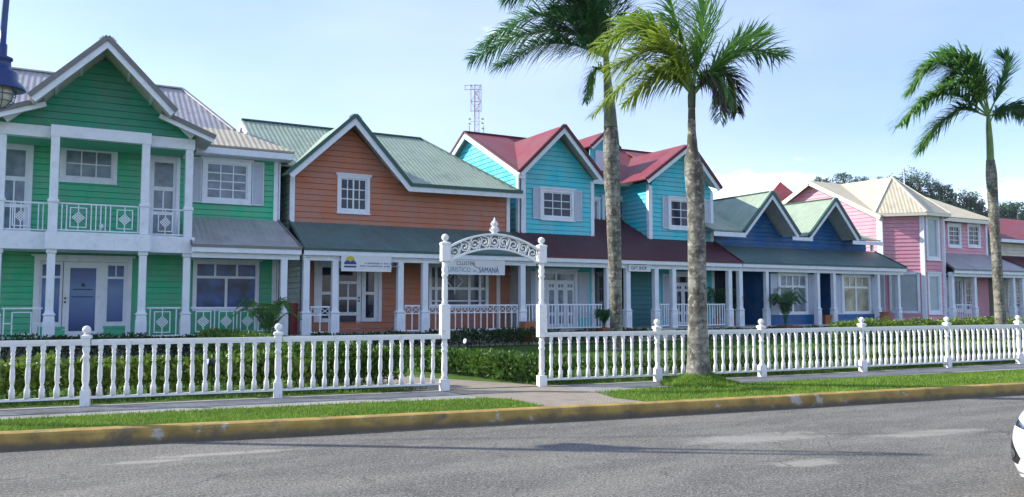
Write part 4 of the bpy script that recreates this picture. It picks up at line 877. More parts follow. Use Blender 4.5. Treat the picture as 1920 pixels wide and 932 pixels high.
# ================================================================== FENCES
BAL=[(.030,0),(.030,.14),(.020,.165),(.024,.18),(.015,.20),(.021,.24),(.027,.32),(.024,.44),(.017,.52),(.026,.535),(.017,.55),(.026,.57),(.017,.585),(.026,.605),(.018,.62),(.020,.66),(.026,.69),(.019,.71),(.029,.75),(.029,.80)]
POST=[(.078,0),(.078,.24),(.055,.26),(.066,.28),(.066,.30),(.050,.33),(.062,.40),(.058,.62),(.045,.72),(.062,.735),(.062,.76),(.045,.78),(.06,.84),(.06,.90)]
_b=MB(); n1=len(BAL)
_b.lathe((0,0,0),[(r*1.38,z) for r,z in BAL],8); BALM=None
def fence(pts,name_label,skip_first=False,skip_last=False,nb=None):
    mid_=((pts[0][0]+pts[-1][0])/2,(pts[0][1]+pts[-1][1])/2,0)
    H=empty('picket_fence',mid_,name_label,'fence','white baluster fences along the sidewalk'); og=Vector(mid_)
    global BALM,POSTM,BALLM
    rail=MB(); low=MB()
    posts=[]
    for i,p in enumerate(pts):
        if (i==0 and skip_first) or (i==len(pts)-1 and skip_last): continue
        ang=math.atan2(FEN[4][1]-FEN[3][1],FEN[4][0]-FEN[3][0])
        if 'POSTM' not in globals():
            s=MB(); s.sqpost((0,0,0),[(.066,-.25),(.066,.23),(.05,.25)]); s.lathe((0,0,.23),[(.05,0),(.058,.04),(.04,.08),(.054,.16),(.052,.38),(.038,.47),(.055,.49),(.055,.52),(.038,.54),(.054,.60),(.05,.67)],12)
            s.sqpost((0,0,.90),[(.056,0),(.056,.10),(.073,.115),(.073,.15),(.05,.165)])
            o=s.build('post',M_fence,H,loc=(0,0,0)); POSTM=o.data
            s=MB(); s.lathe((0,0,1.06),[(.05,0),(.035,.015),(.03,.03)]+[(.062*math.cos(R(t)),.08+.062*math.sin(R(t))) for t in range(-60,91,15)],14); o2=s.build('ball_finial',M_fence,o,loc=(0,0,0)); BALLM=o2.data
        else:
            o=bpy.data.objects.new('post',POSTM); COL.objects.link(o); o.parent=H
            o2=bpy.data.objects.new('ball_finial',BALLM); COL.objects.link(o2); o2.parent=o
        o.location=Vector((p[0],p[1],random.uniform(-.01,.01)))-og; o.rotation_euler=(random.uniform(-.012,.012),random.uniform(-.012,.012),R(-6)+random.uniform(-.05,.05))
    for i in range(len(pts)-1):
        a=Vector((*pts[i],0)); b_=Vector((*pts[i+1],0)); d=(b_-a); Ln=d.length; t=d/Ln; e0=.06; 
        sag=random.uniform(-.008,.008)
        rail.bar(a+t*e0+Vector((0,0,.955)),b_-t*e0+Vector((0,0,.955+sag)),.075,.055); rail.bar(a+t*e0+Vector((0,0,.915)),b_-t*e0+Vector((0,0,.915+sag)),.05,.035)
        low.bar(a+t*e0+Vector((0,0,.115)),b_-t*e0+Vector((0,0,.115)),.06,.035)
        k=nb[i] if nb else max(1,round(Ln/.188)-1)
        for j in range(k):
            p=a+t*(Ln*(j+1)/(k+1))
            if BALM is None:
                o=_b.build('baluster',M_fence,H,loc=(0,0,0)); BALM=o.data; me=o.data
                for v in me.vertices: v.co.z=v.co.z
            else: o=bpy.data.objects.new('baluster',BALM); COL.objects.link(o); o.parent=H
            o.scale=(1,1,.77/.80); o.location=p-og+Vector((0,0,.13)); o.rotation_euler=(random.uniform(-.01,.01),random.uniform(-.012,.012),random.uniform(0,.8))
    rail.build('top_rail',M_fence,H); low.build('bottom_rail',M_fence,H)
    return H
fence([(-5.4,14.35)]+FEN[1:5],'white baluster fence left of the garden arch, in front of the green house',skip_last=True,nb=[14,14,14,14])
fence(FEN[5:13],'long white baluster fence right of the garden arch, running off to the right',skip_first=True,nb=[12,12,14,14,13,13,8])
# arch
ga=Vector((5.80,12.92,0)); gb=Vector((7.67,12.70,0)); gm=(ga+gb)/2; ax=(gb-ga).normalized(); HW=(gb-ga).length/2
H=empty('garden_arch',tuple(gm),'white garden arch with scrollwork and ball-topped posts in the fence opening','arch')
rz=math.atan2(ax.y,ax.x)
for g_ in (ga,gb):
    s=MB(); s.sqpost(g_,[(.075,-.1),(.075,.19),(.05,.2)],rz); s.lathe(g_+Vector((0,0,.2)),[(.05,0),(.062,.03),(.045,.06),(.055,.14),(.052,.36),(.045,.45),(.06,.48),(.06,.51),(.045,.53),(.06,.60),(.045,.63),(.05,.71)],14)
    s.sqpost(g_,[(.078,.90),(.078,1.49),(.06,1.51)],rz); s.lathe(g_+Vector((0,0,1.51)),[(.05,0),(.06,.03),(.045,.06),(.054,.12),(.05,.42),(.043,.48),(.06,.50),(.06,.53),(.045,.55),(.062,.62),(.045,.66),(.055,.78)],14)
    s.sqpost(g_,[(.075,2.27),(.075,2.56),(.082,2.57),(.082,2.60),(.045,2.62)],rz); o=s.build('post',M_fence,H)
    s=MB(); s.lathe(g_+Vector((0,0,2.61)),[(.045,0),(.03,.02),(.03,.03)]+[(.065*math.cos(R(t)),.085+.065*math.sin(R(t))) for t in range(-60,91,15)],14); s.build('ball_finial',M_fence,o)
s=MB(); hw=HW-.085
def arcz(t,sp,cr): return sp+(cr-sp)*(1-t*t)**.5 if abs(t)<1 else sp
def ap_(t,z,o_=0): return gm+ax*(t*hw)+Vector((0,0,z))
def zo(t): return 2.53+.25*(1-(t*t))
def zi(t): return 2.28+.24*(1-(t*t))
NN=24
for fz,wd in ((zo,.09),(zi,.07)):
    for i in range(NN):
        t0=-1+2*i/NN; t1=-1+2*(i+1)/NN; s.bar(ap_(t0,fz(t0)),ap_(t1,fz(t1)),wd,.035)
    s.build('arch_band',M_fence,H); s=MB()
s=MB()
nsc=9
for i in range(nsc):
    t=-1+2*(i+.5)/nsc; c0=ap_(t,(zo(t)+zi(t))/2); sg=1 if i%2 else -1; fl=1 if i>=nsc/2 else -1
    pts=[]
    for k in range(22):
        g_=k/21*3.6*math.pi*.9; r=.105*(1-k/26); pts.append(c0+ax*(fl*r*math.cos(g_+1.2*sg))+Vector((0,0,r*math.sin(g_+1.2*sg)*sg)))
    s.tube(pts,[.013]*18+[.015,.017,.018,.018],6)
    s.tube([ap_(t-.11,zo(t-.11)-.02),ap_(t-.07,(zo(t)+zi(t))/2+.06),ap_(t-.1,(zo(t)+zi(t))/2-.05),ap_(t-.12,zi(t-.12)+.01)],.011,5)
    s.tube([ap_(t+.02,zi(t)+.01),ap_(t+.08,zi(t)+.07),ap_(t+.11,zi(t)+.16),ap_(t+.08,zo(t)-.03)],.010,5)
s.build('scrollwork',M_fence,H)
s=MB(); c0=gm+Vector((0,0,2.77)); s.lathe(c0,[(.06,0),(.065,.03),(.03,.05),(.07,.09),(.075,.13),(.03,.16),(.025,.17),(.055,.20),(.05,.23),(.02,.27),(.008,.32)],10)
for sg in (1,-1): s.tube([c0+ax*(sg*.03)+Vector((0,0,.05)),c0+ax*(sg*.09)+Vector((0,0,.09)),c0+ax*(sg*.08)+Vector((0,0,.14))],.018,6); s.tube([c0+ax*(sg*.03)+Vector((0,0,.16)),c0+ax*(sg*.065)+Vector((0,0,.2)),c0+ax*(sg*.04)+Vector((0,0,.24))],.014,6)
s.build('finial',M_fence,H)

# ================================================================== FOLIAGE
def leafmat(name,c1,c2,sc_=1.5,rough=.5,trans=.25):
    m=bpy.data.materials.new(name); m.use_nodes=True; n=m.node_tree.nodes; l=m.node_tree.links; b=n['Principled BSDF']
    g=n.new('ShaderNodeNewGeometry'); t=n.new('ShaderNodeTexCoord'); no=n.new('ShaderNodeTexNoise'); no.inputs['Scale'].default_value=sc_; l.new(t.outputs['Object'],no.inputs[0])
    r=n.new('ShaderNodeMapRange'); r.inputs[1].default_value=.35; r.inputs[2].default_value=.65; l.new(no.outputs[0],r.inputs[0])
    a=n.new('ShaderNodeMath'); a.operation='MULTIPLY_ADD'; a.inputs[1].default_value=.55; l.new(g.outputs['Random Per Island'],a.inputs[0]); 
    h=n.new('ShaderNodeMath'); h.operation='MULTIPLY'; h.inputs[1].default_value=.5; l.new(r.outputs[0],h.inputs[0]); l.new(h.outputs[0],a.inputs[2])
    mxx=n.new('ShaderNodeMixRGB'); mxx.inputs[1].default_value=(*c1,1); mxx.inputs[2].default_value=(*c2,1); l.new(a.outputs[0],mxx.inputs[0]); l.new(mxx.outputs[0],b.inputs['Base Color'])
    b.inputs['Roughness'].default_value=rough; b.inputs['Specular IOR Level'].default_value=.35
    tr=n.new('ShaderNodeBsdfTranslucent'); l.new(mxx.outputs[0],tr.inputs[0]); ms=n.new('ShaderNodeMixShader'); ms.inputs[0].default_value=trans
    l.new(b.outputs[0],ms.inputs[1]); l.new(tr.outputs[0],ms.inputs[2]); l.new(ms.outputs[0],n['Material Output'].inputs[0]); return m
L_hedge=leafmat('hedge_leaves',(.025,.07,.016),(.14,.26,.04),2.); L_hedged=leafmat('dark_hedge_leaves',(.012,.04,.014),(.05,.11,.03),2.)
L_yel=leafmat('sunny_hedge_leaves',(.05,.12,.02),(.24,.34,.05),2.); L_twig=mat('twigs',(.06,.045,.03),.9)  # lighter hedge greens; sun glow on the left hedge put into leaf colour
def rv(a=1.): 
    while 1:
        v=Vector((random.uniform(-1,1),random.uniform(-1,1),random.uniform(-1,1)))
        if .05<v.length<1: return v*a
def leaf(mb,p,d,ln,wd,n=None):
    d=d.normalized(); s_=d.cross(n if n is not None else rv()).normalized()*wd/2; nn=s_.cross(d).normalized()
    mb.face([p,p+d*ln*.45+s_+nn*ln*.05,p+d*ln,p+d*ln*.45-s_+nn*ln*.05])
def hedge(path,w_,h,label,m=L_hedge,dens=330,leafs=.095,gap=.0,group='low clipped hedges in the garden'):
    mid_=path[len(path)//2]; H=empty('hedge',(mid_[0],mid_[1],0),label,'hedge',group)
    s=MB(); tw=MB()
    for i in range(len(path)-1):
        a=Vector((*path[i],0)); b_=Vector((*path[i+1],0)); L_=(b_-a).length; t=(b_-a)/L_; sd=Vector((-t.y,t.x,0))
        nb=int(L_/.28)+1
        for j in range(nb):
            if random.random()<gap: continue
            c=a+t*(L_*(j+random.random())/nb)+sd*random.uniform(-.12,.12)*w_; hh=h*random.uniform(.82,1.1); rw_=w_*random.uniform(.45,.6)
            for k in range(4):
                an=random.uniform(0,6.28); tw.tube([c+Vector((0,0,0)),c+Vector((math.cos(an)*rw_*.3,math.sin(an)*rw_*.3,hh*.5)),c+Vector((math.cos(an)*rw_*.6,math.sin(an)*rw_*.6,hh*.85))],[.009,.006,.003],4,False)
            for k in range(int(dens*.28*w_*h*9)):
                u=random.random()**.6; v=rv(); zz=hh*(.12+.88*u); rr=rw_*(1-.25*abs(2*u-1.1)); v2=Vector((v.x,v.y,0)); 
                if v2.length>0: v2=v2.normalized()*rr*random.uniform(.35,1.05)
                p=c+v2*1.15+Vector((0,0,zz)); leaf(s,p,Vector((v2.x,v2.y,random.uniform(.0,.5)))+rv(.35),leafs*random.uniform(.6,1.2),leafs*.55)
    s.build('foliage',m,H); tw.build('stems',L_twig,H); return H
hedge([(-5,15.3),(-2.5,15.0),(.2,14.65),(3.2,14.3),(4.0,14.2)],.5,.60,'sunlit low hedge just behind the left fence, lime green on top',L_yel,330,leafs=.13)
hedge([(3.9,14.2),(5.3,14.05)],.7,.78,'taller dark hedge behind the fence beside the left arch post',L_hedge,520)
q0=PZ(850,704); q1=PZ(1000,720); 
hedge([(4.0,15.2),(3.7,19),(3.4,24)],.6,.75,'hedge lining the left side of the garden path',L_hedge,300)
hedge([(q0.x-.3,q0.y+1.6),(q0.x+.1,q0.y+.4),(q1.x,q1.y+.25),(8.0,13.15)],.55,.50,'rounded hedge seen through the arch opening along the path',L_hedge,620)
hedge([(8.2,13.3),(10.1,13.05),(12.6,12.7),(15.5,12.45)],.42,.44,'low patchy hedge behind the right fence next to the arch',L_hedge,480,gap=.22)
hedge([(15.6,12.45),(18.3,12.3),(21,12.1),(26,11.8)],.5,.5,'low patchy hedge behind the far right end of the fence',L_yel,420,gap=.12)
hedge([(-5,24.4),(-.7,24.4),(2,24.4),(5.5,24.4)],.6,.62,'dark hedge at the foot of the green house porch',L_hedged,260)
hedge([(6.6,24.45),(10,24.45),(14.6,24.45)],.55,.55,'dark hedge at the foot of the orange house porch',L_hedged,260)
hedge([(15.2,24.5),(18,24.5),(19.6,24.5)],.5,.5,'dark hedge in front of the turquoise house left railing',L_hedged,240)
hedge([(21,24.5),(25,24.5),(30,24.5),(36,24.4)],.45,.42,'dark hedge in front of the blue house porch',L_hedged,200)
hedge([(24,19.5),(28,19.),(34,18.5),(42,18)],.8,.85,'yellow green shrubs on the lawn behind the far right fence',L_yel,160,leafs=.11)
# pink blossom
p=PZ(883,700); s=MB(); 
for k in range(7): leaf(s,Vector((p.x+.02,p.y+.4,.42)),Vector((math.cos(k*.9),math.sin(k*.9)-.5,.5)),.07,.06)
tag(s.build('flower',mat('blossom_red',(.5,.05,.06),.5),None,loc=(p.x,p.y+.4,.42)),'small red blossom on the hedge seen through the arch','flower')
# grass
def grassm(name,c1,c2): return leafmat(name,c1,c2,.8,.6,.35)
s=MB(); rg=random.Random(3)
def blade(mb,x,y,z,h): 
    a=rg.uniform(0,6.28); w_=.007; b=rg.uniform(-.5,.5)*h; c=rg.uniform(-.5,.5)*h
    mb.face([(x-math.cos(a)*w_,y-math.sin(a)*w_,z),(x+math.cos(a)*w_,y+math.sin(a)*w_,z),(x+b,y+c,z+h)])
def inverge(x,y):
    if not (kerby(x)+.20<y<very(x)): return False
    if 5.95<x<8.6:
        if x<7.4: return y-10.1 > 0 and False or (x<6.2 and y<11.3) 
        return x>7.75+abs(y-10.6)*.25 and x>7.7
    return True
MH=PD(1311,722,15.0); MH.z=0
def mound(x,y):
    d=math.hypot((x-MH.x)/.55,(y-MH.y)/.5); return .27*math.exp(-d*d*1.6)
k=0
while k<62000:
    x=rg.uniform(-2,24)**1.0; y=kerby(x)+rg.uniform(.2,2.1)
    k+=1
    if inverge(x,y): blade(s,x,y,mound(x,y)-.005,rg.uniform(.025,.055))
for k in range(9000):
    a=rg.uniform(0,6.283); r=rg.random()**.5*1.1; x=MH.x+math.cos(a)*r; y=MH.y+math.sin(a)*r*.9
    if mound(x,y)>.012: blade(s,x,y,mound(x,y)-.004,rg.uniform(.03,.075))
gobj=s.build('verge_grass',grassm('grass_blades',(.09,.19,.02),(.24,.38,.05))); tag(gobj,'short bright green grass along the kerb','grass',kind='stuff')
s=MB()
for k in range(60000):
    x=rg.uniform(-3,34); y=feny(x)+.2+rg.random()**1.6*11
    if 3.9<x<7.6 and (x-3.9)/3.7*11<25-y: pass
    if 4.1<x<7.6 and y<25 and abs(x-(6.6-(y-13)*.15))<1.0: continue
    h_=rg.uniform(.03,.07); a=rg.uniform(0,6.28); w_=.014; s.face([(x-math.cos(a)*w_,y-math.sin(a)*w_,0),(x+math.cos(a)*w_,y+math.sin(a)*w_,0),(x+rg.uniform(-.03,.03),y+rg.uniform(-.03,.03),h_)])
tag(s.build('lawn_blades',grassm('lawn_blades',(.05,.12,.02),(.13,.24,.04))),'mown grass of the front lawn','grass',kind='stuff')
# grassy mound at the palm foot
s=MB(); n_=28
for i in range(n_):
    for j in range(n_):
        f=lambda i,j:(MH.x-2.2+4.4*i/n_,MH.y-1.0+2.0*j/n_)
        c_=[f(i,j),f(i+1,j),f(i+1,j+1),f(i,j+1)]
        if min(mound(*q) for q in c_)>.012: s.face([(q[0],q[1],mound(*q)+.002) for q in c_],True)
structure(s,'terrain',M_grassg)

# ================================================================== PALMS
def palm_leaf(c1,c2,name): return leafmat(name,c1,c2,1.2,.45,.45)
PL_dark=palm_leaf((.04,.13,.05),(.13,.32,.11),'palm_green'); PL_lime=palm_leaf((.14,.26,.03),(.42,.50,.08),'palm_lime'); PL_mid=palm_leaf((.06,.19,.04),(.20,.38,.08),'palm_midgreen'); PL_dead=palm_leaf((.05,.05,.045),(.16,.14,.12),'palm_dead')
M_rach=mat('frond_rib',(.16,.26,.05),.5)
mtk=bpy.data.materials.new('palm_bark'); mtk.use_nodes=True; n=mtk.node_tree.nodes; l=mtk.node_tree.links; b=n['Principled BSDF']; b.inputs['Roughness'].default_value=.85
t=n.new('ShaderNodeTexCoord')
c=mixc(mrange(noise(2.2,8,.7,((1,1,.6),0)),.38,.62,0,1),(.27,.26,.22),(.075,.07,.055))
c=mixc(mrange(noise(9,8,.75),.50,.66,0,.9),c,(.46,.45,.40)); c=mixc(mrange(noise(5.5,10,.85),.50,.60,0,.92),c,(.035,.04,.028))
wvn=n.new('ShaderNodeTexWave'); wvn.bands_direction='Z'; wvn.inputs['Scale'].default_value=1.1; wvn.inputs['Distortion'].default_value=2.2; wvn.inputs['Detail'].default_value=4; l.new(t.outputs['Object'],wvn.inputs[0])
c=mixc(mrange(wvn.outputs[1],.0,.18,.45,0),c,(.07,.06,.05)); l.new(c,b.inputs['Base Color'])
bu=n.new('ShaderNodeBump'); bu.inputs['Strength'].default_value=.7; bu.inputs['Distance'].default_value=.03; l.new(noise(12,6,.7),bu.inputs['Height']); l.new(bu.outputs[0],b.inputs['Normal']); M_bark=mtk
M_shaft=mat('crownshaft_green',(.13,.22,.05),.4,.2,3,0,1,.4,dirt=(.16,.09,.05),dirt_amt=.6,dscale=2)
M_shaftd=mat('crownshaft_dark',(.07,.10,.05),.5,.2,3,0,1,.4,dirt=(.14,.08,.05),dirt_amt=.7,dscale=3)
def bez(pts,n_=16):
    P4=[pts[0]]*1+pts+[pts[-1]]; out=[]
    P4=[pts[0]*2-pts[1]]+pts+[pts[-1]*2-pts[-2]]
    for i in range(len(pts)-1):
        p0,p1,p2,p3=P4[i:i+4]
        for k in range(n_):
            u=k/n_; out.append(.5*((2*p1)+(p2-p0)*u+(2*p0-5*p1+4*p2-p3)*u*u+(3*p1-p0-3*p2+p3)*u**3))
    out.append(pts[-1]); return out
def frond(parent,pts,m,ll=.8,nl=90,wind=Vector((-.5,0,0)),droop=.8,start=.12,wdt=.045,label=None,name='frond',spread=.9,bareness=0):
    c=bez(pts,14); s=MB(); n_=len(c)
    base=pts[0]; s.cur=1; s.tube(c,[.035*(1-.85*i/n_)+.004 for i in range(n_)],6); s.cur=0
    nl=int(nl*1.0)
    for k in range(nl):
        f=start+(1-start)*(k+random.random()*.8)/nl; x=min(f*(n_-1),n_-1.001); i=int(x); p=c[i].lerp(c[i+1],x-i); T=(c[min(i+1,n_-1)]-c[max(i-1,0)]).normalized()
        S=T.cross(Vector((0,0,1)))
        if S.length<.15: S=T.cross(Vector(-fw))
        S.normalize(); U=S.cross(T).normalized()
        env=1.22*ll*(math.sin(math.pi*min(1,(f*.80+.16)))**.55)*random.uniform(.75,1.12)
        for sg in (-1,1):
            for rep in (0,1):
                if random.random()<bareness: continue
                d=(T*random.uniform(.45,.8)+S*sg*random.uniform(.5,1)*spread+U*random.uniform(-.35,.6)).normalized()
                q=p.copy(); seg=4; st=env/seg; w0=wdt*random.uniform(.7,1.2); nrm=(d.cross(U)).normalized(); prev=None
                for j in range(seg+1):
                    ww=w0*(.6,1.,.85,.5,.05)[j]/2; nrm=d.cross(Vector((0,0,1))+T*.4); nrm=nrm.normalized() if nrm.length>.01 else S
                    a_,b__=q+nrm*ww,q-nrm*ww
                    if prev: s.face([prev[0],prev[1],b__,a_])
                    prev=(a_,b__)
                    d=(d+Vector((0,0,-droop*(.14+.16*j)))+wind*(.12+.08*j)+rv(.07)).normalized(); q=q+d*st
    me_fix=s
    return s.build(name,[m,M_rach],parent,label)
def palm(base,D,trunk,shaft,fronds,label,shm,group='royal palms'):
    """trunk: list (px,py,width px); shaft likewise"""
    H=empty('palm_tree',base,label,'palm tree',group)
    pts=[PD(x,y,D) for x,y,w_ in trunk]; rad=[w_/2/F*D for x,y,w_ in trunk]
    pts[0].z=-.05
    cc=bez(pts,5); rr=[]
    for i in range(len(rad)-1):
        for k in range(5): rr.append(rad[i]+(rad[i+1]-rad[i])*(.5-.5*math.cos(math.pi*k/5)))
    rr.append(rad[-1]); rr=[r*(1+.015*math.sin(i*2.1)) for i,r in enumerate(rr)]
    s=MB(); s.tube(cc,rr,20); s.build('trunk',M_bark,H)
    pts=[PD(x,y,D) for x,y,w_ in shaft]; s=MB(); s.tube(bez(pts,4),[shaft[min(i//4,len(shaft)-1)][2]/2/F*D*(1-(i%4)/4)+shaft[min(i//4+1,len(shaft)-1)][2]/2/F*D*((i%4)/4) for i in range(4*(len(shaft)-1)+1)],14); s.build('crownshaft',shm,H)
    for fr_ in fronds:
        pp_,dz,m,kw=fr_; n_=len(pp_)
        frond(H,[PD(x,y,D+dz*i/(n_-1)) for i,(x,y) in enumerate(pp_)],m,**kw)
    return H
W1=Vector((-.5,-.1,0))
k1=dict(ll=.86,nl=62,wind=W1,wdt=.034)
D1=15.0
palm((MH.x,MH.y,0),D1,[(1310,735,60),(1310,705,48),(1309,660,40),(1308,600,36),(1307,500,34),(1305,400,32),(1302,330,36),(1299,300,31),(1298,278,20),(1297,240,15),(1297,200,13)],
 [(1297,202,14),(1297,180,15),(1299,160,10)],
 [([(1297,172),(1262,110),(1200,50),(1112,95)],.6,PL_lime,dict(k1,droop=.9)),
  ([(1297,172),(1270,120),(1235,65),(1175,40)],1.2,PL_mid,dict(k1,droop=.8)),
  ([(1296,174),(1262,135),(1190,140),(1112,215)],-.6,PL_lime,dict(k1,droop=.8,ll=.65)),
  ([(1296,174),(1265,145),(1220,150),(1170,195)],.7,PL_lime,dict(k1,droop=1.,ll=.6)),
  ([(1297,172),(1262,100),(1215,95),(1140,130)],.1,PL_lime,dict(k1,droop=.8)),
  ([(1299,170),(1308,100),(1318,40),(1328,-60)],.4,PL_mid,dict(k1,droop=.25,ll=.72,wind=Vector((-1.1,-.3,0)),spread=.55)),
  ([(1298,170),(1285,90),(1265,30),(1245,-50)],1.,PL_mid,dict(k1,droop=.5,ll=.7)),
  ([(1300,172),(1340,130),(1400,95),(1466,105)],.3,PL_mid,dict(k1,droop=.35,ll=.72,wind=Vector((.15,.1,0)))),
  ([(1300,172),(1335,135),(1385,80),(1440,62)],1.2,PL_mid,dict(k1,droop=.1,ll=.5,nl=55,wind=Vector((-.3,0,.2)))),
  ([(1300,174),(1330,150),(1352,165),(1350,225)],-.3,PL_mid,dict(k1,droop=.9,ll=.5,nl=60)),
  ([(1300,176),(1335,140),(1372,150),(1382,212)],.4,PL_dead,dict(k1,droop=1.,ll=.48,nl=70,wdt=.032,wind=Vector((.1,0,0)),label='dead brown hanging frond')),
  ([(1300,176),(1325,150),(1345,160),(1362,205)],-.5,PL_dead,dict(k1,droop=1.,ll=.4,nl=50,wdt=.032,wind=Vector((0,0,0)),label='dead brown hanging frond'))],
 'thick grey royal palm on the grass verge in front of the fence',M_shaftd)
D2=25.5
k2=dict(ll=1.15,nl=95,wind=Vector((-.35,-.1,0)),wdt=.052)
b2=PZ(1156,660)
palm((b2.x,b2.y,0),D2,[(1156,665,27),(1155,600,23),(1153,500,25),(1150,400,27),(1147,320,31),(1146,270,30),(1145,238,26)],
 [(1145,240,26),(1143,200,22),(1139,150,15),(1136,100,10)],
 [([(1136,108),(1070,60),(970,68),(882,112)],1.0,PL_dark,dict(k2,droop=.75)),
  ([(1135,105),(1085,50),(1000,30),(900,85)],-.6,PL_dark,dict(k2,droop=.8)),
  ([(1136,108),(1080,85),(1010,85),(930,125)],-1.,PL_dark,dict(k2,droop=.7)),
  ([(1137,100),(1090,10),(1020,-30),(945,0)],.8,PL_dark,dict(k2,droop=.7)),
  ([(1138,100),(1110,20),(1065,-25),(990,-20)],-.8,PL_dark,dict(k2,droop=.7)),
  ([(1137,100),(1120,30),(1100,-30),(1060,-80)],.4,PL_dark,dict(k2,droop=.5)),
  ([(1138,100),(1145,20),(1150,-30),(1160,-100)],.4,PL_dark,dict(k2,droop=.4,wind=Vector((-.8,0,0)))),
  ([(1138,102),(1160,60),(1200,40),(1230,70)],1.,PL_dark,dict(k2,droop=.8,ll=.8)),
  ([(1137,104),(1110,70),(1080,20),(1030,30)],.9,PL_dark,dict(k2,droop=.9)),
  ([(1140,140),(1118,130),(1105,150),(1098,190)],-.5,PL_mid,dict(k2,droop=1.,ll=.6,nl=50))],
 'dark fronded royal palm on the lawn before the turquoise house',M_shaftd)
D3=31.
k3=dict(ll=1.2,nl=95,wind=Vector((-.7,-.1,0)),wdt=.06)
b3=PZ(1880,641)
palm((b3.x,b3.y,0),D3,[(1880,648,22),(1876,600,19),(1872,540,18),(1867,460,17),(1862,380,18),(1859,330,19),(1857,300,15)],
 [(1857,302,13),(1856,270,12),(1854,240,10),(1853,212,6)],
 [([(1854,216),(1812,150),(1750,120),(1700,175)],.5,PL_mid,dict(k3,droop=.7)),
  ([(1854,214),(1825,140),(1780,110),(1722,135)],1.2,PL_mid,dict(k3,droop=.6)),
  ([(1853,216),(1795,180),(1735,185),(1682,236)],-.8,PL_mid,dict(k3,droop=.6)),
  ([(1853,218),(1805,205),(1760,232),(1722,282)],.4,PL_mid,dict(k3,droop=.7)),
  ([(1853,216),(1815,165),(1770,165),(1710,205)],-.2,PL_mid,dict(k3,droop=.8)),
  ([(1855,213),(1840,150),(1815,118),(1775,150)],.9,PL_dark,dict(k3,droop=.7)),
  ([(1855,213),(1878,160),(1890,120),(1872,100)],.3,PL_dark,dict(k3,droop=.3,ll=.65,nl=60,spread=.5)),
  ([(1855,218),(1880,206),(1915,202),(1960,235)],.3,PL_dark,dict(k3,droop=.8,ll=.75,wind=Vector((-.2,0,0)))),],
 'slim royal palm with bright green crownshaft, farthest right of the palms',M_shaft)

# ================================================================== POTTED PLANTS
def areca(p,h,pr,label,potm=M_terra,ns=14,sq=True,spread=.7,m=None,ll=.3):
    H=empty('potted_plant',p,label,'potted plant','potted palms on the porches'); p=Vector(p)
    s=MB()
    if pr>0:
        s.sqpost(p,[(pr*.75,0),(pr,.26),(pr*1.06,.27),(pr*1.06,.31)]) if sq else s.lathe(p,[(pr*.7,0),(pr,.3),(pr*1.08,.32),(pr*1.08,.36)],14)
        s.build('pot',potm,H); q=MB(); q.lathe(p+Vector((0,0,.29)),[(pr*.85,0),(pr*.85,.035)],10); q.build('soil',M_soil,H)
    for k in range(ns):
        a=2*math.pi*k/ns+random.uniform(-.3,.3); r=spread*random.uniform(.5,1)*h; o=Vector((math.cos(a),math.sin(a),0)); z0=Vector((0,0,.3)) if pr>0 else Vector((0,0,0)); hh=h*random.uniform(.7,1.05)
        pts=[p+z0,p+z0+o*r*.25+Vector((0,0,hh*.6)),p+z0+o*r*.65+Vector((0,0,hh*.9)),p+z0+o*r*1.05+Vector((0,0,hh*.72))]
        c=bez(pts,6); s=MB(); s.tube(c,[.010]*len(c),4,False)
        n_=len(c)
        for i in range(4,n_):
            T=(c[i]-c[i-1]).normalized(); S=T.cross(Vector((0,0,1))).normalized()
            for sg in (-1,1):
                for rp in (0,1): leaf(s,c[i].lerp(c[i-1],.5*rp),T*.7+S*sg*.8+Vector((0,0,-.25))+rv(.15),ll*random.uniform(.7,1.1)*math.sin(math.pi*min(1,.25+.7*(i-3)/(n_-3))),.03,Vector((0,0,1)))
        s.build('frond',m or PL_dark,H)
    return H
def PT(px,py,Y): x,z=P(px,py,Y); return (x,Y,z)
x,z=P(495,624,24.6); areca((x,24.0,.0),1.45,.42,'broad feathery palm in a square pot at the right end of the green house porch',ns=18,m=PL_mid,spread=.75,ll=.34)
x,z=P(1468,600,24.9); areca((x,24.75,.18),1.85,.42,'tall feathery palm in a terracotta trough before the left blue house window',ns=20,spread=.55,ll=.38)
x,z=P(1130,600,24.6); areca((x,24.5,.25),.75,.22,'small round fern palm at the foot of the turquoise house railing',ns=16,spread=.7,ll=.25)
x,z=P(1376,600,25.8); areca((x,25.75,.5),1.35,.2,'tall dark drooping palm between the last two turquoise porch columns',ns=12,spread=.5,ll=.34)
x,z=P(1345,600,26.3); areca((x,26.2,.5),1.5,.2,'dark potted palm behind the right end of the turquoise railing',ns=10,spread=.55,ll=.34)
def pot(px,Y,zb,r,h,label,sq,face=None):
    x,_=P(px,600,Y); s=MB()
    if sq: s.sqpost((x,Y,zb),[(r*.8,0),(r,h*.9),(r*1.08,h*.91),(r*1.08,h),(r*.9,h),(r*.85,h-.06)])
    else: s.lathe((x,Y,zb),[(r*.6,0),(r*.95,h*.35),(r,h*.6),(r*.75,h*.85),(r*.95,h*.93),(r*.95,h),(r*.8,h),(r*.75,h-.06)],16)
    o=s.build('flower_pot',M_terra,None,loc=(x,Y,zb)); return tag(o,label,'pot','terracotta pots on the porches')
pot(1547,25.4,.5,.22,.42,'square terracotta pot in the gap between the two blue house windows',True)
pot(1658,25.0,.5,.26,.55,'round terracotta urn below the right blue house window',False)
x,_=P(990,607,24.7); s=MB(); s.box(x-.25,x+.25,24.5,24.9,.15,.84); H=s.build('terracotta_lamp_box',M_terra,None,loc=(x,24.7,.15)); tag(H,'terracotta block with a round hole beside the orange porch last column','planter box')
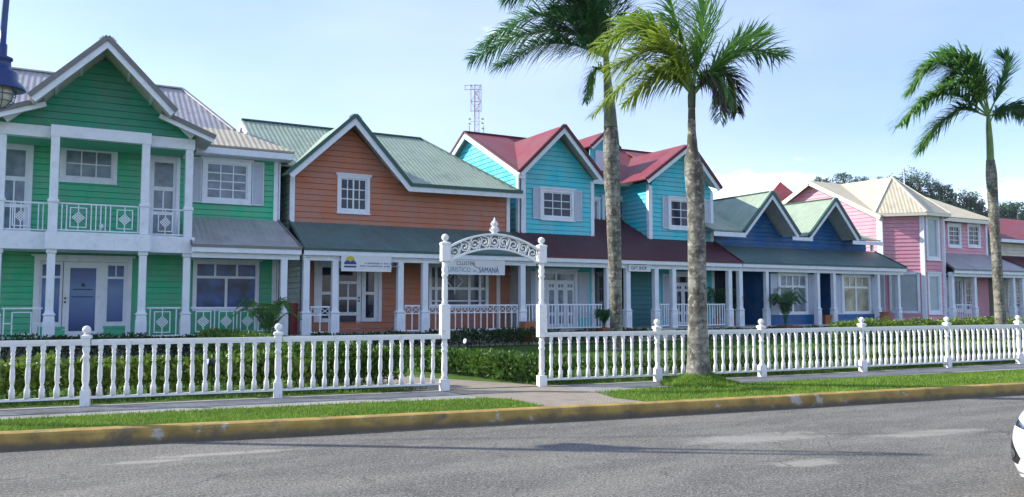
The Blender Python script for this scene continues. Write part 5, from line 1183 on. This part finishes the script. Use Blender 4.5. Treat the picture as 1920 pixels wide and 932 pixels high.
s=MB(); s.lathe((0,0,0),[(.1,0),(.1,.02)],16); o=s.build('hole_disc',M_black,H,loc=(0,0,0)); o.rotation_euler=(R(90),0,0); o.location=(0.05,-.2,.42)  # black disc on the face; dark inside of the hole put into colour
x0,x1,z0,z1=RC(544,571,557,628,25.6); s=MB(); s.box(x0,x1,25.55,25.8,.5,z1); s.box(x0-.02,x1+.02,25.53,25.82,z1,z1+.05); tag(s.build('red_cabinet',M_redp,None,loc=((x0+x1)/2,25.6,.5)),'dark red cabinet standing between the green and orange houses','cabinet')
# garden spotlights
def spot(px,py,Y,label):
    x,z=P(px,py,Y); H=empty('garden_spotlight',(x,Y,0),label,'garden light','garden spotlights'); s=MB(); s.tube([(x,Y,0),(x,Y,z-.04)],.012,6); s.build('stake',M_black,H)
    s=MB(); s.tube([(x-.07,Y-.02,z+.03),(x+.07,Y+.02,z-.01)],[.06,.045],10); s.build('lamp_head',M_black,H); s=MB(); s.tube([(x-.075,Y-.021,z+.031),(x-.085,Y-.023,z+.033)],[.058,.055],10); s.build('lens',M_shut,H)
spot(877,642,15.6,'black garden spotlight standing in the hedge seen through the arch')
spot(398,682,13.95,'white faced garden spotlight behind the left fence')

# ================================================================== STREET LAMP
D=10.6; c0=PD(2,150,D); H=empty('street_lamp',(c0.x-1.5,c0.y+.8,0),'blue street lamp lantern with caged glass globe hanging at the top left','street lamp')
K=D/F
s=MB(); base=Vector((c0.x-1.5,c0.y+.8,0)); s.lathe(base,[(.16,-.1),(.16,.3),(.10,.5),(.08,.6),(.07,5.5),(.05,6.3)],14); s.build('pole',M_navyp,H)
s=MB(); zt_=PD(2,80,D).z; arm=bez([base+Vector((0,0,6.1)),base+Vector((.2,-.1,6.8)),base+Vector((1.1,-.6,7.0)),Vector((c0.x,c0.y,6.5)),Vector((c0.x,c0.y,zt_))],8); s.tube(arm,.042,10); s.build('arm',M_navyp,H)
def zz(py): return PD(2,py,D).z
s=MB(); s.lathe((c0.x,c0.y,0),[(.02,zz(165)+.02),(41*K,zz(168)),(41*K,zz(166)),(39*K,zz(161)),(28*K,zz(150)),(27*K,zz(136)),(22*K,zz(131)),(16*K,zz(128)),(15*K,zz(113)),(18*K,zz(111)),(18*K,zz(107)),(8*K,zz(103)),(8*K,zz(82)),(.04,zz(79))],24); s.build('shade',M_navyp,H)
s=MB(); s.lathe((c0.x,c0.y,0),[(.02,zz(202)),(10*K,zz(199)),(19*K,zz(188)),(22*K,zz(175)),(20*K,zz(164)),(14*K,zz(160))],20); s.build('glass_globe',mat('globe_glass',(.42,.45,.34),.12,.1,2,0,1,.6,coat=.5),H)
s=MB()
for k in range(8):
    a=k*math.pi/4+.2; s.tube([(c0.x+r*K*math.cos(a),c0.y+r*K*math.sin(a),zz(py)) for r,py in ((24,164),(25,176),(22,190),(12,201),(2,205))],.006,5)
for r,py in ((25,178),(21,191)): s.tube([(c0.x+r*K*math.cos(t*.3),c0.y+r*K*math.sin(t*.3),zz(py)) for t in range(22)],.006,5)
s.build('wire_cage',M_navyp,H)

# ================================================================== RADIO TOWER
D=150; K=D/F; tp=PD(893,150,D); H=empty('radio_tower',(tp.x,tp.y,0),'distant red and white lattice radio tower behind the turquoise roof','radio tower')
M_tr=mat('tower_red',(.26,.10,.13),.6); M_tw=mat('tower_white',(.34,.34,.40),.6)
s=MB(); w_=.55; zs_=[6+i*1.25 for i in range(int((tp.z-6)/1.25)+1)]
cs=[(w_*math.cos(R(90+120*k)),w_*math.sin(R(90+120*k))) for k in range(3)]
for i,(za,zb2_) in enumerate(zip(zs_[:-1],zs_[1:])):
    s.cur=(i//4)%2
    for k in range(3):
        a,b_=cs[k],cs[(k+1)%3]; s.tube([(tp.x+a[0],tp.y+a[1],za),(tp.x+a[0],tp.y+a[1],zb2_)],.06,4,False)
        s.tube([(tp.x+a[0],tp.y+a[1],za),(tp.x+b_[0],tp.y+b_[1],zb2_)],.03,3,False); s.tube([(tp.x+a[0],tp.y+a[1],zb2_),(tp.x+b_[0],tp.y+b_[1],zb2_)],.03,3,False)
s.build('mast',[M_tr,M_tw],H)
def q(px,py,dy=0): return PD(px,py,D+dy)
s=MB()
for px in (883,902): s.tube([q(px,158),q(px,210)],.06,4)
for py in (160,168,190,208): s.tube([q(883,py),q(902,py)],.05,4)
s.tube([q(872,160),q(902,160)],.04,4); s.tube([q(872,168),q(902,168)],.04,4); s.tube([q(872,159),q(872,170)],.05,4)
for (a,b_) in (((883,160),(893,175)),((902,160),(893,175)),((883,190),(893,175)),((902,190),(893,175)),((883,190),(893,207)),((902,190),(893,207))): s.tube([q(*a),q(*b_)],.04,4)
s.build('antenna_frame',M_tr,H)
s=MB()
for px in (880,907): s.tube([q(px,236),q(px,262)],.07,4)
for px,py in ((881,223),(881,232),(905,223),(905,231),(906,241)): s.tube([q(px-2,py),q(px+2,py)],.16,6)
s.tube([q(881,228),q(905,228)],.03,4); s.build('aerials',M_tw,H)

# ================================================================== HILL
sil=[(1400,392),(1480,366),(1530,356),(1600,354),(1660,350),(1700,346),(1760,360),(1800,374),(1850,390),(1920,400),(2050,412),(2300,446)]
DH=260.
L_far=leafmat('hazed_far_leaves',(.035,.085,.06),(.09,.17,.10),.06,.8,.1)  # leaf colours lightened to carry the haze of distance
s=MB(); rows=10
pts=[]
for (px,py) in sil:
    top=PD(px,py+10,DH); top=Vector(top); col=[]
    for j in range(rows+1):
        f=j/rows; d=Vector((top.x,top.y,0)).normalized(); p=Vector((top.x,top.y,0))-d*90*f; p.z=(top.z)*(1-f)**1.3; col.append(p)
    pts.append(col)
for a,b_ in zip(pts[:-1],pts[1:]):
    for j in range(rows): s.face([a[j],b_[j],b_[j+1],a[j+1]],True)
    d=Vector((a[0].x,a[0].y,0)).normalized(); s.face([a[0],b_[0],b_[0]+d*150-Vector((0,0,b_[0].z)),a[0]+d*150-Vector((0,0,a[0].z))])
structure(s,'hill',mat('hill_ground',(.03,.05,.03),.95,.3,.05))
rh=random.Random(11)
def crown(mb,c,rx,rz,nclump,nleaf,lf):
    for k in range(nclump):
        while 1:
            v=Vector((rh.uniform(-1,1),rh.uniform(-1,1),rh.uniform(-.7,1)))
            if v.length<1: break
        cc=c+Vector((v.x*rx,v.y*rx,v.z*rz)); rr=rx*rh.uniform(.22,.4)
        for j in range(nleaf):
            w_=Vector((rh.gauss(0,1),rh.gauss(0,1),rh.gauss(0,.8))).normalized()*rr*rh.uniform(.5,1); dd=Vector((rh.uniform(-1,1),rh.uniform(-1,1),rh.uniform(-.3,.8)))
            leaf(mb,cc+w_,dd,lf*rh.uniform(.7,1.3),lf*.7)
s=MB()
def hillp(px,f):
    for i in range(len(sil)-1):
        if sil[i][0]<=px<=sil[i+1][0]:
            u=(px-sil[i][0])/(sil[i+1][0]-sil[i][0]); a=pts[i]; b_=pts[i+1]; x=f*rows; j=min(int(x),rows-1)
            return a[j].lerp(b_[j],u).lerp(a[j+1].lerp(b_[j+1],u),x-j)
for k in range(650):
    px=rh.uniform(1530,2050); f=rh.random()**1.1*.9; p=hillp(px,f); crown(s,p+Vector((0,0,1.8)),rh.uniform(2.4,4),rh.uniform(2,3.2),8,16,.8)
tag(s.build('hillside_forest',L_far),'dense dark forest covering the hill behind the pink house','forest',kind='stuff')
rt_=[(1543,333,3.),(1582,327,3.6),(1612,333,3.),(1655,334,3),(1668,330,2.5),(1700,326,5.5),(1722,328,4.5),(1745,342,4),(1765,345,3.4),(1812,362,4.2),(1828,372,3.5),(1882,380,4),(1905,382,4)]
desc=['small round tree just above the pink house gable peak','dark bushy tree on the ridge over the cream roof','low bush tree on the ridge left of the tower roof tip','thin airy tree beside the cream bay roof tip','second airy tree right behind the bay roof tip','largest broad crowned tree on the ridge behind the bay roof','dark tree at the right flank of the broadest ridge tree','tree on the slope just right of the broad crowned one','ragged tree over the white vent pipe','rounded tree on the slope left of the right palm trunk','lower tree touching the left side of the right palm trunk','tree on the ridge just right of the palm trunk','last ridge tree at the right edge of the picture']
for (px,py,r),dsc in zip(rt_,desc):
    py+=9
    c=PD(px,py,DH-8); gz=hillp(px,.05).z; H=empty('ridge_tree',(c.x,c.y,gz-2),dsc,'tree','trees along the hill ridge')
    s=MB(); crown(s,c,r*.9,r*.5,22,26,.5); s.build('crown',L_far,H)
    s=MB(); s.tube([(c.x,c.y,gz-3),(c.x+.2,c.y,c.z-r*.3),(c.x,c.y,c.z)],[.4,.28,.12],6,False)
    for k in range(4): s.tube([(c.x+.1,c.y,c.z-r*.3),(c.x+rh.uniform(-.6,.6)*r,c.y+rh.uniform(-.5,.5)*r,c.z+rh.uniform(-.1,.3)*r)],[.18,.06],5,False)
    s.build('trunk',L_twig,H)
s=MB(); a=PD(1908,420,200); b_=PD(1908,396,200); s.tube([(b_.x,b_.y,a.z-12),b_],.09,6); tag(s.build('radio_pole',M_tw,None,loc=(a.x,a.y,0)),'thin pale pole on the far hillside at the right edge','pole')

# ================================================================== OVERHEAD WIRES (their shadows cross the road)
sd_=Vector((-sv.x/sv.z,-sv.y/sv.z,0))
for k,(pa,pb,Hh) in enumerate((((700,827),(1900,812),11.5),((0,862),(1900,742),7.9))):
    a=PZ(*pa,-.18); b_=PZ(*pb,-.18); up_=Vector((-sd_.x*Hh,-sd_.y*Hh,Hh)); a=a+up_; b_=b_+up_; d=(b_-a)
    p0=a-d*3.5; p1=b_+d*3.5
    for q_ in (): pass
    s=MB(); nn_=24; s.tube([p0.lerp(p1,i/nn_)+Vector((0,0,-.3*math.sin(math.pi*i/nn_))) for i in range(nn_+1)],.022,6)
    if k==0: tag(s.build('overhead_cable',M_black,None,loc=tuple(p0)),'overhead cable above the road casting the thin shadow line','cable')

# ================================================================== HAZE
s=MB(); s.box(-640,640,-640,640,-1.4,62); hz=s.build('haze',None or bpy.data.materials.new('haze_air'),None,loc=(0,0,30)); tag(hz,'thin pale air haze over the whole street','haze',kind='stuff')
hm_=bpy.data.materials['haze_air']; hm_.use_nodes=True; hn=hm_.node_tree.nodes; hn.remove(hn['Principled BSDF']); pv=hn.new('ShaderNodeVolumePrincipled'); pv.inputs['Density'].default_value=.00015; pv.inputs['Color'].default_value=(.82,.90,1,1); pv.inputs['Anisotropy'].default_value=.3
hm_.node_tree.links.new(pv.outputs[0],hn['Material Output'].inputs['Volume'])

# ================================================================== CAR
W_car=mat('car_white_paint',(.80,.80,.82),.25,.02,2,0,1,.5,coat=.8); W_gl=mat('car_glass',(.02,.03,.06),.05,.1,1,0,1,.7,coat=.5); W_blk=mat('car_black_trim',(.02,.02,.022),.5); W_ch=mat('car_chrome',(.6,.62,.66),.15,.05,3,0,1,.5,1.)
dr=Vector((15.64-8.27,8.48-9.52,0)).normalized()      # road direction (to the right)
yaw=math.atan2(dr.y,dr.x)
fc=PD(1896,800,6.9); 
H=empty('car',(0,0,0),'white hatchback with black fog lamp surround entering at the right edge','car')
# local: x to the rear, y across (towards houses +), z up; nose at x=0
def cx_(x,y,z): return (x,y,z)
secs=[ # x, halfwidth, z low, z shoulder, z top, top halfwidth
 (0.00,.50,.22,.50,.60,.42),(0.06,.66,.19,.56,.68,.56),(0.20,.78,.17,.62,.78,.66),(0.50,.84,.17,.72,.88,.72),(1.00,.86,.18,.82,.97,.74),(1.25,.865,.18,.86,1.02,.74),(1.75,.87,.18,.88,1.34,.64),(2.1,.87,.18,.89,1.46,.60),(3.0,.87,.18,.90,1.47,.60),(3.5,.86,.2,.90,1.38,.58),(3.85,.83,.22,.88,1.10,.62),(3.98,.74,.28,.74,.90,.6)]
s=MB(); ring=[]
for (x,hw_,zl,zs_,zt2,tw_) in secs:
    r_=[(x,-hw_*.9,zl),(x,-hw_,zl+.12),(x,-hw_*1.01,(zl+zs_)/2),(x,-hw_*.985,zs_),(x,-(hw_*.35+tw_*.65),zs_+(zt2-zs_)*.55),(x,-tw_,zt2-.03*(zt2-zs_)/.5),(x,-tw_*.55,zt2+.01),(x,0,zt2+.02)]
    r_=r_+[(a_,-b2_,c2_) for a_,b2_,c2_ in r_[-2::-1]]; ring.append(r_)
for A_,B_ in zip(ring[:-1],ring[1:]):
    for i in range(len(A_)-1): s.face([A_[i],A_[i+1],B_[i+1],B_[i]],True)
s.face(ring[0]); s.face(ring[-1][::-1])
body=s.build('body',W_car,H)
bmx=bmesh.new(); bmx.from_mesh(body.data); bmesh.ops.remove_doubles(bmx,verts=bmx.verts,dist=.001); bmesh.ops.recalc_face_normals(bmx,faces=bmx.faces); bmx.to_mesh(body.data); bmx.free()
sm_=body.modifiers.new('s','SUBSURF'); sm_.levels=2; sm_.render_levels=2
for p_ in body.data.polygons: p_.use_smooth=True
s=MB(); s.face([(1.22,-.68,1.04),(1.72,-.60,1.37),(1.72,.60,1.37),(1.22,.68,1.04)]); s.face([(1.17,-.7,1.03),(1.22,-.68,1.045),(1.22,.68,1.045),(1.17,.7,1.03)]); s.build('windshield',W_gl,H)
s=MB()
for sg in (-1,1): s.face([(1.45,sg*.80,.95),(2.3,sg*.83,.96),(2.3,sg*.675,1.38),(1.95,sg*.68,1.36)]); s.face([(2.36,sg*.83,.96),(3.3,sg*.83,.96),(3.1,sg*.675,1.36),(2.36,sg*.675,1.38)])
s.build('side_window',W_gl,H)
from mathutils.bvhtree import BVHTree
bpy.context.view_layer.update(); bvh=BVHTree.FromObject(body,bpy.context.evaluated_depsgraph_get())
def patch(poly,name,m,off=.006,n_=14,parent=H):
    """panel lying on the car's nose: polygon in (y,z), laid on the body surface"""
    s=MB(); ys=[p[0] for p in poly]; zs=[p[1] for p in poly]; st=(max(ys)-min(ys))/n_; sz=(max(zs)-min(zs))/n_
    def hit(y,z):
        h_=bvh.ray_cast(Vector((-1,y,z)),Vector((1,0,0)))
        return (h_[0]+h_[1]*off) if h_[0] is not None else None
    for k,a,b2,q in bands([tuple(p) for p in poly],0,st,min(ys)):
        for k2,a2,b3,q2 in bands(q,1,sz,min(zs)):
            v=[hit(*p) for p in q2]
            if all(x is not None for x in v): s.face(v)
    return s.build(name,m,parent)
for sg in (-1,1):
    patch([(sg*.42,.60),(sg*.70,.63),(sg*.735,.70),(sg*.60,.67)],'headlight',W_ch)
    o=patch([(sg*.745,.54),(sg*.66,.47),(sg*.56,.36),(sg*.60,.30),(sg*.69,.31),(sg*.75,.40)][::1],'fog_lamp',W_blk)
    ctr=(sg*.655,.385); patch([(ctr[0]+  .042*math.cos(k*.5236),ctr[1]+.042*math.sin(k*.5236)) for k in range(12)],'lens',W_ch,.012,8,o)
patch([(-.34,.28),(.34,.28),(.38,.42),(-.38,.42)],'grille',W_blk)
patch([(-.70,.225),(.70,.225),(.70,.242),(-.70,.242)],'bumper_lip',mat('car_grey_trim',(.18,.18,.19),.5),.01,24)
for x in (.72,3.15):
    for sg in (-1,1):
        s=MB(); s.tube([(x,sg*.70,.30),(x,sg*.72,.30),(x,sg*.86,.30),(x,sg*.88,.30)],[.26,.30,.30,.27],24); o=s.build('wheel',mat('tyre',(.02,.02,.02),.8),H); s=MB(); s.tube([(x,sg*.875,.30),(x,sg*.895,.30)],[.19,.17],16); s.build('rim',W_ch,o)
for sg in (-1,1):
    s=MB(); s.lathe((1.55,sg*.96,.98),[(.05,0),(.09,.04),(.09,.1),(.04,.15)],10); s.bar((1.55,sg*.84,1.0),(1.55,sg*.92,1.0),.04,.03); s.build('side_mirror',W_car,H)
H.rotation_euler=(0,0,yaw); 
CAR_AT=PZ(2036,968,-.18); H.location=(CAR_AT.x,CAR_AT.y,-.18)
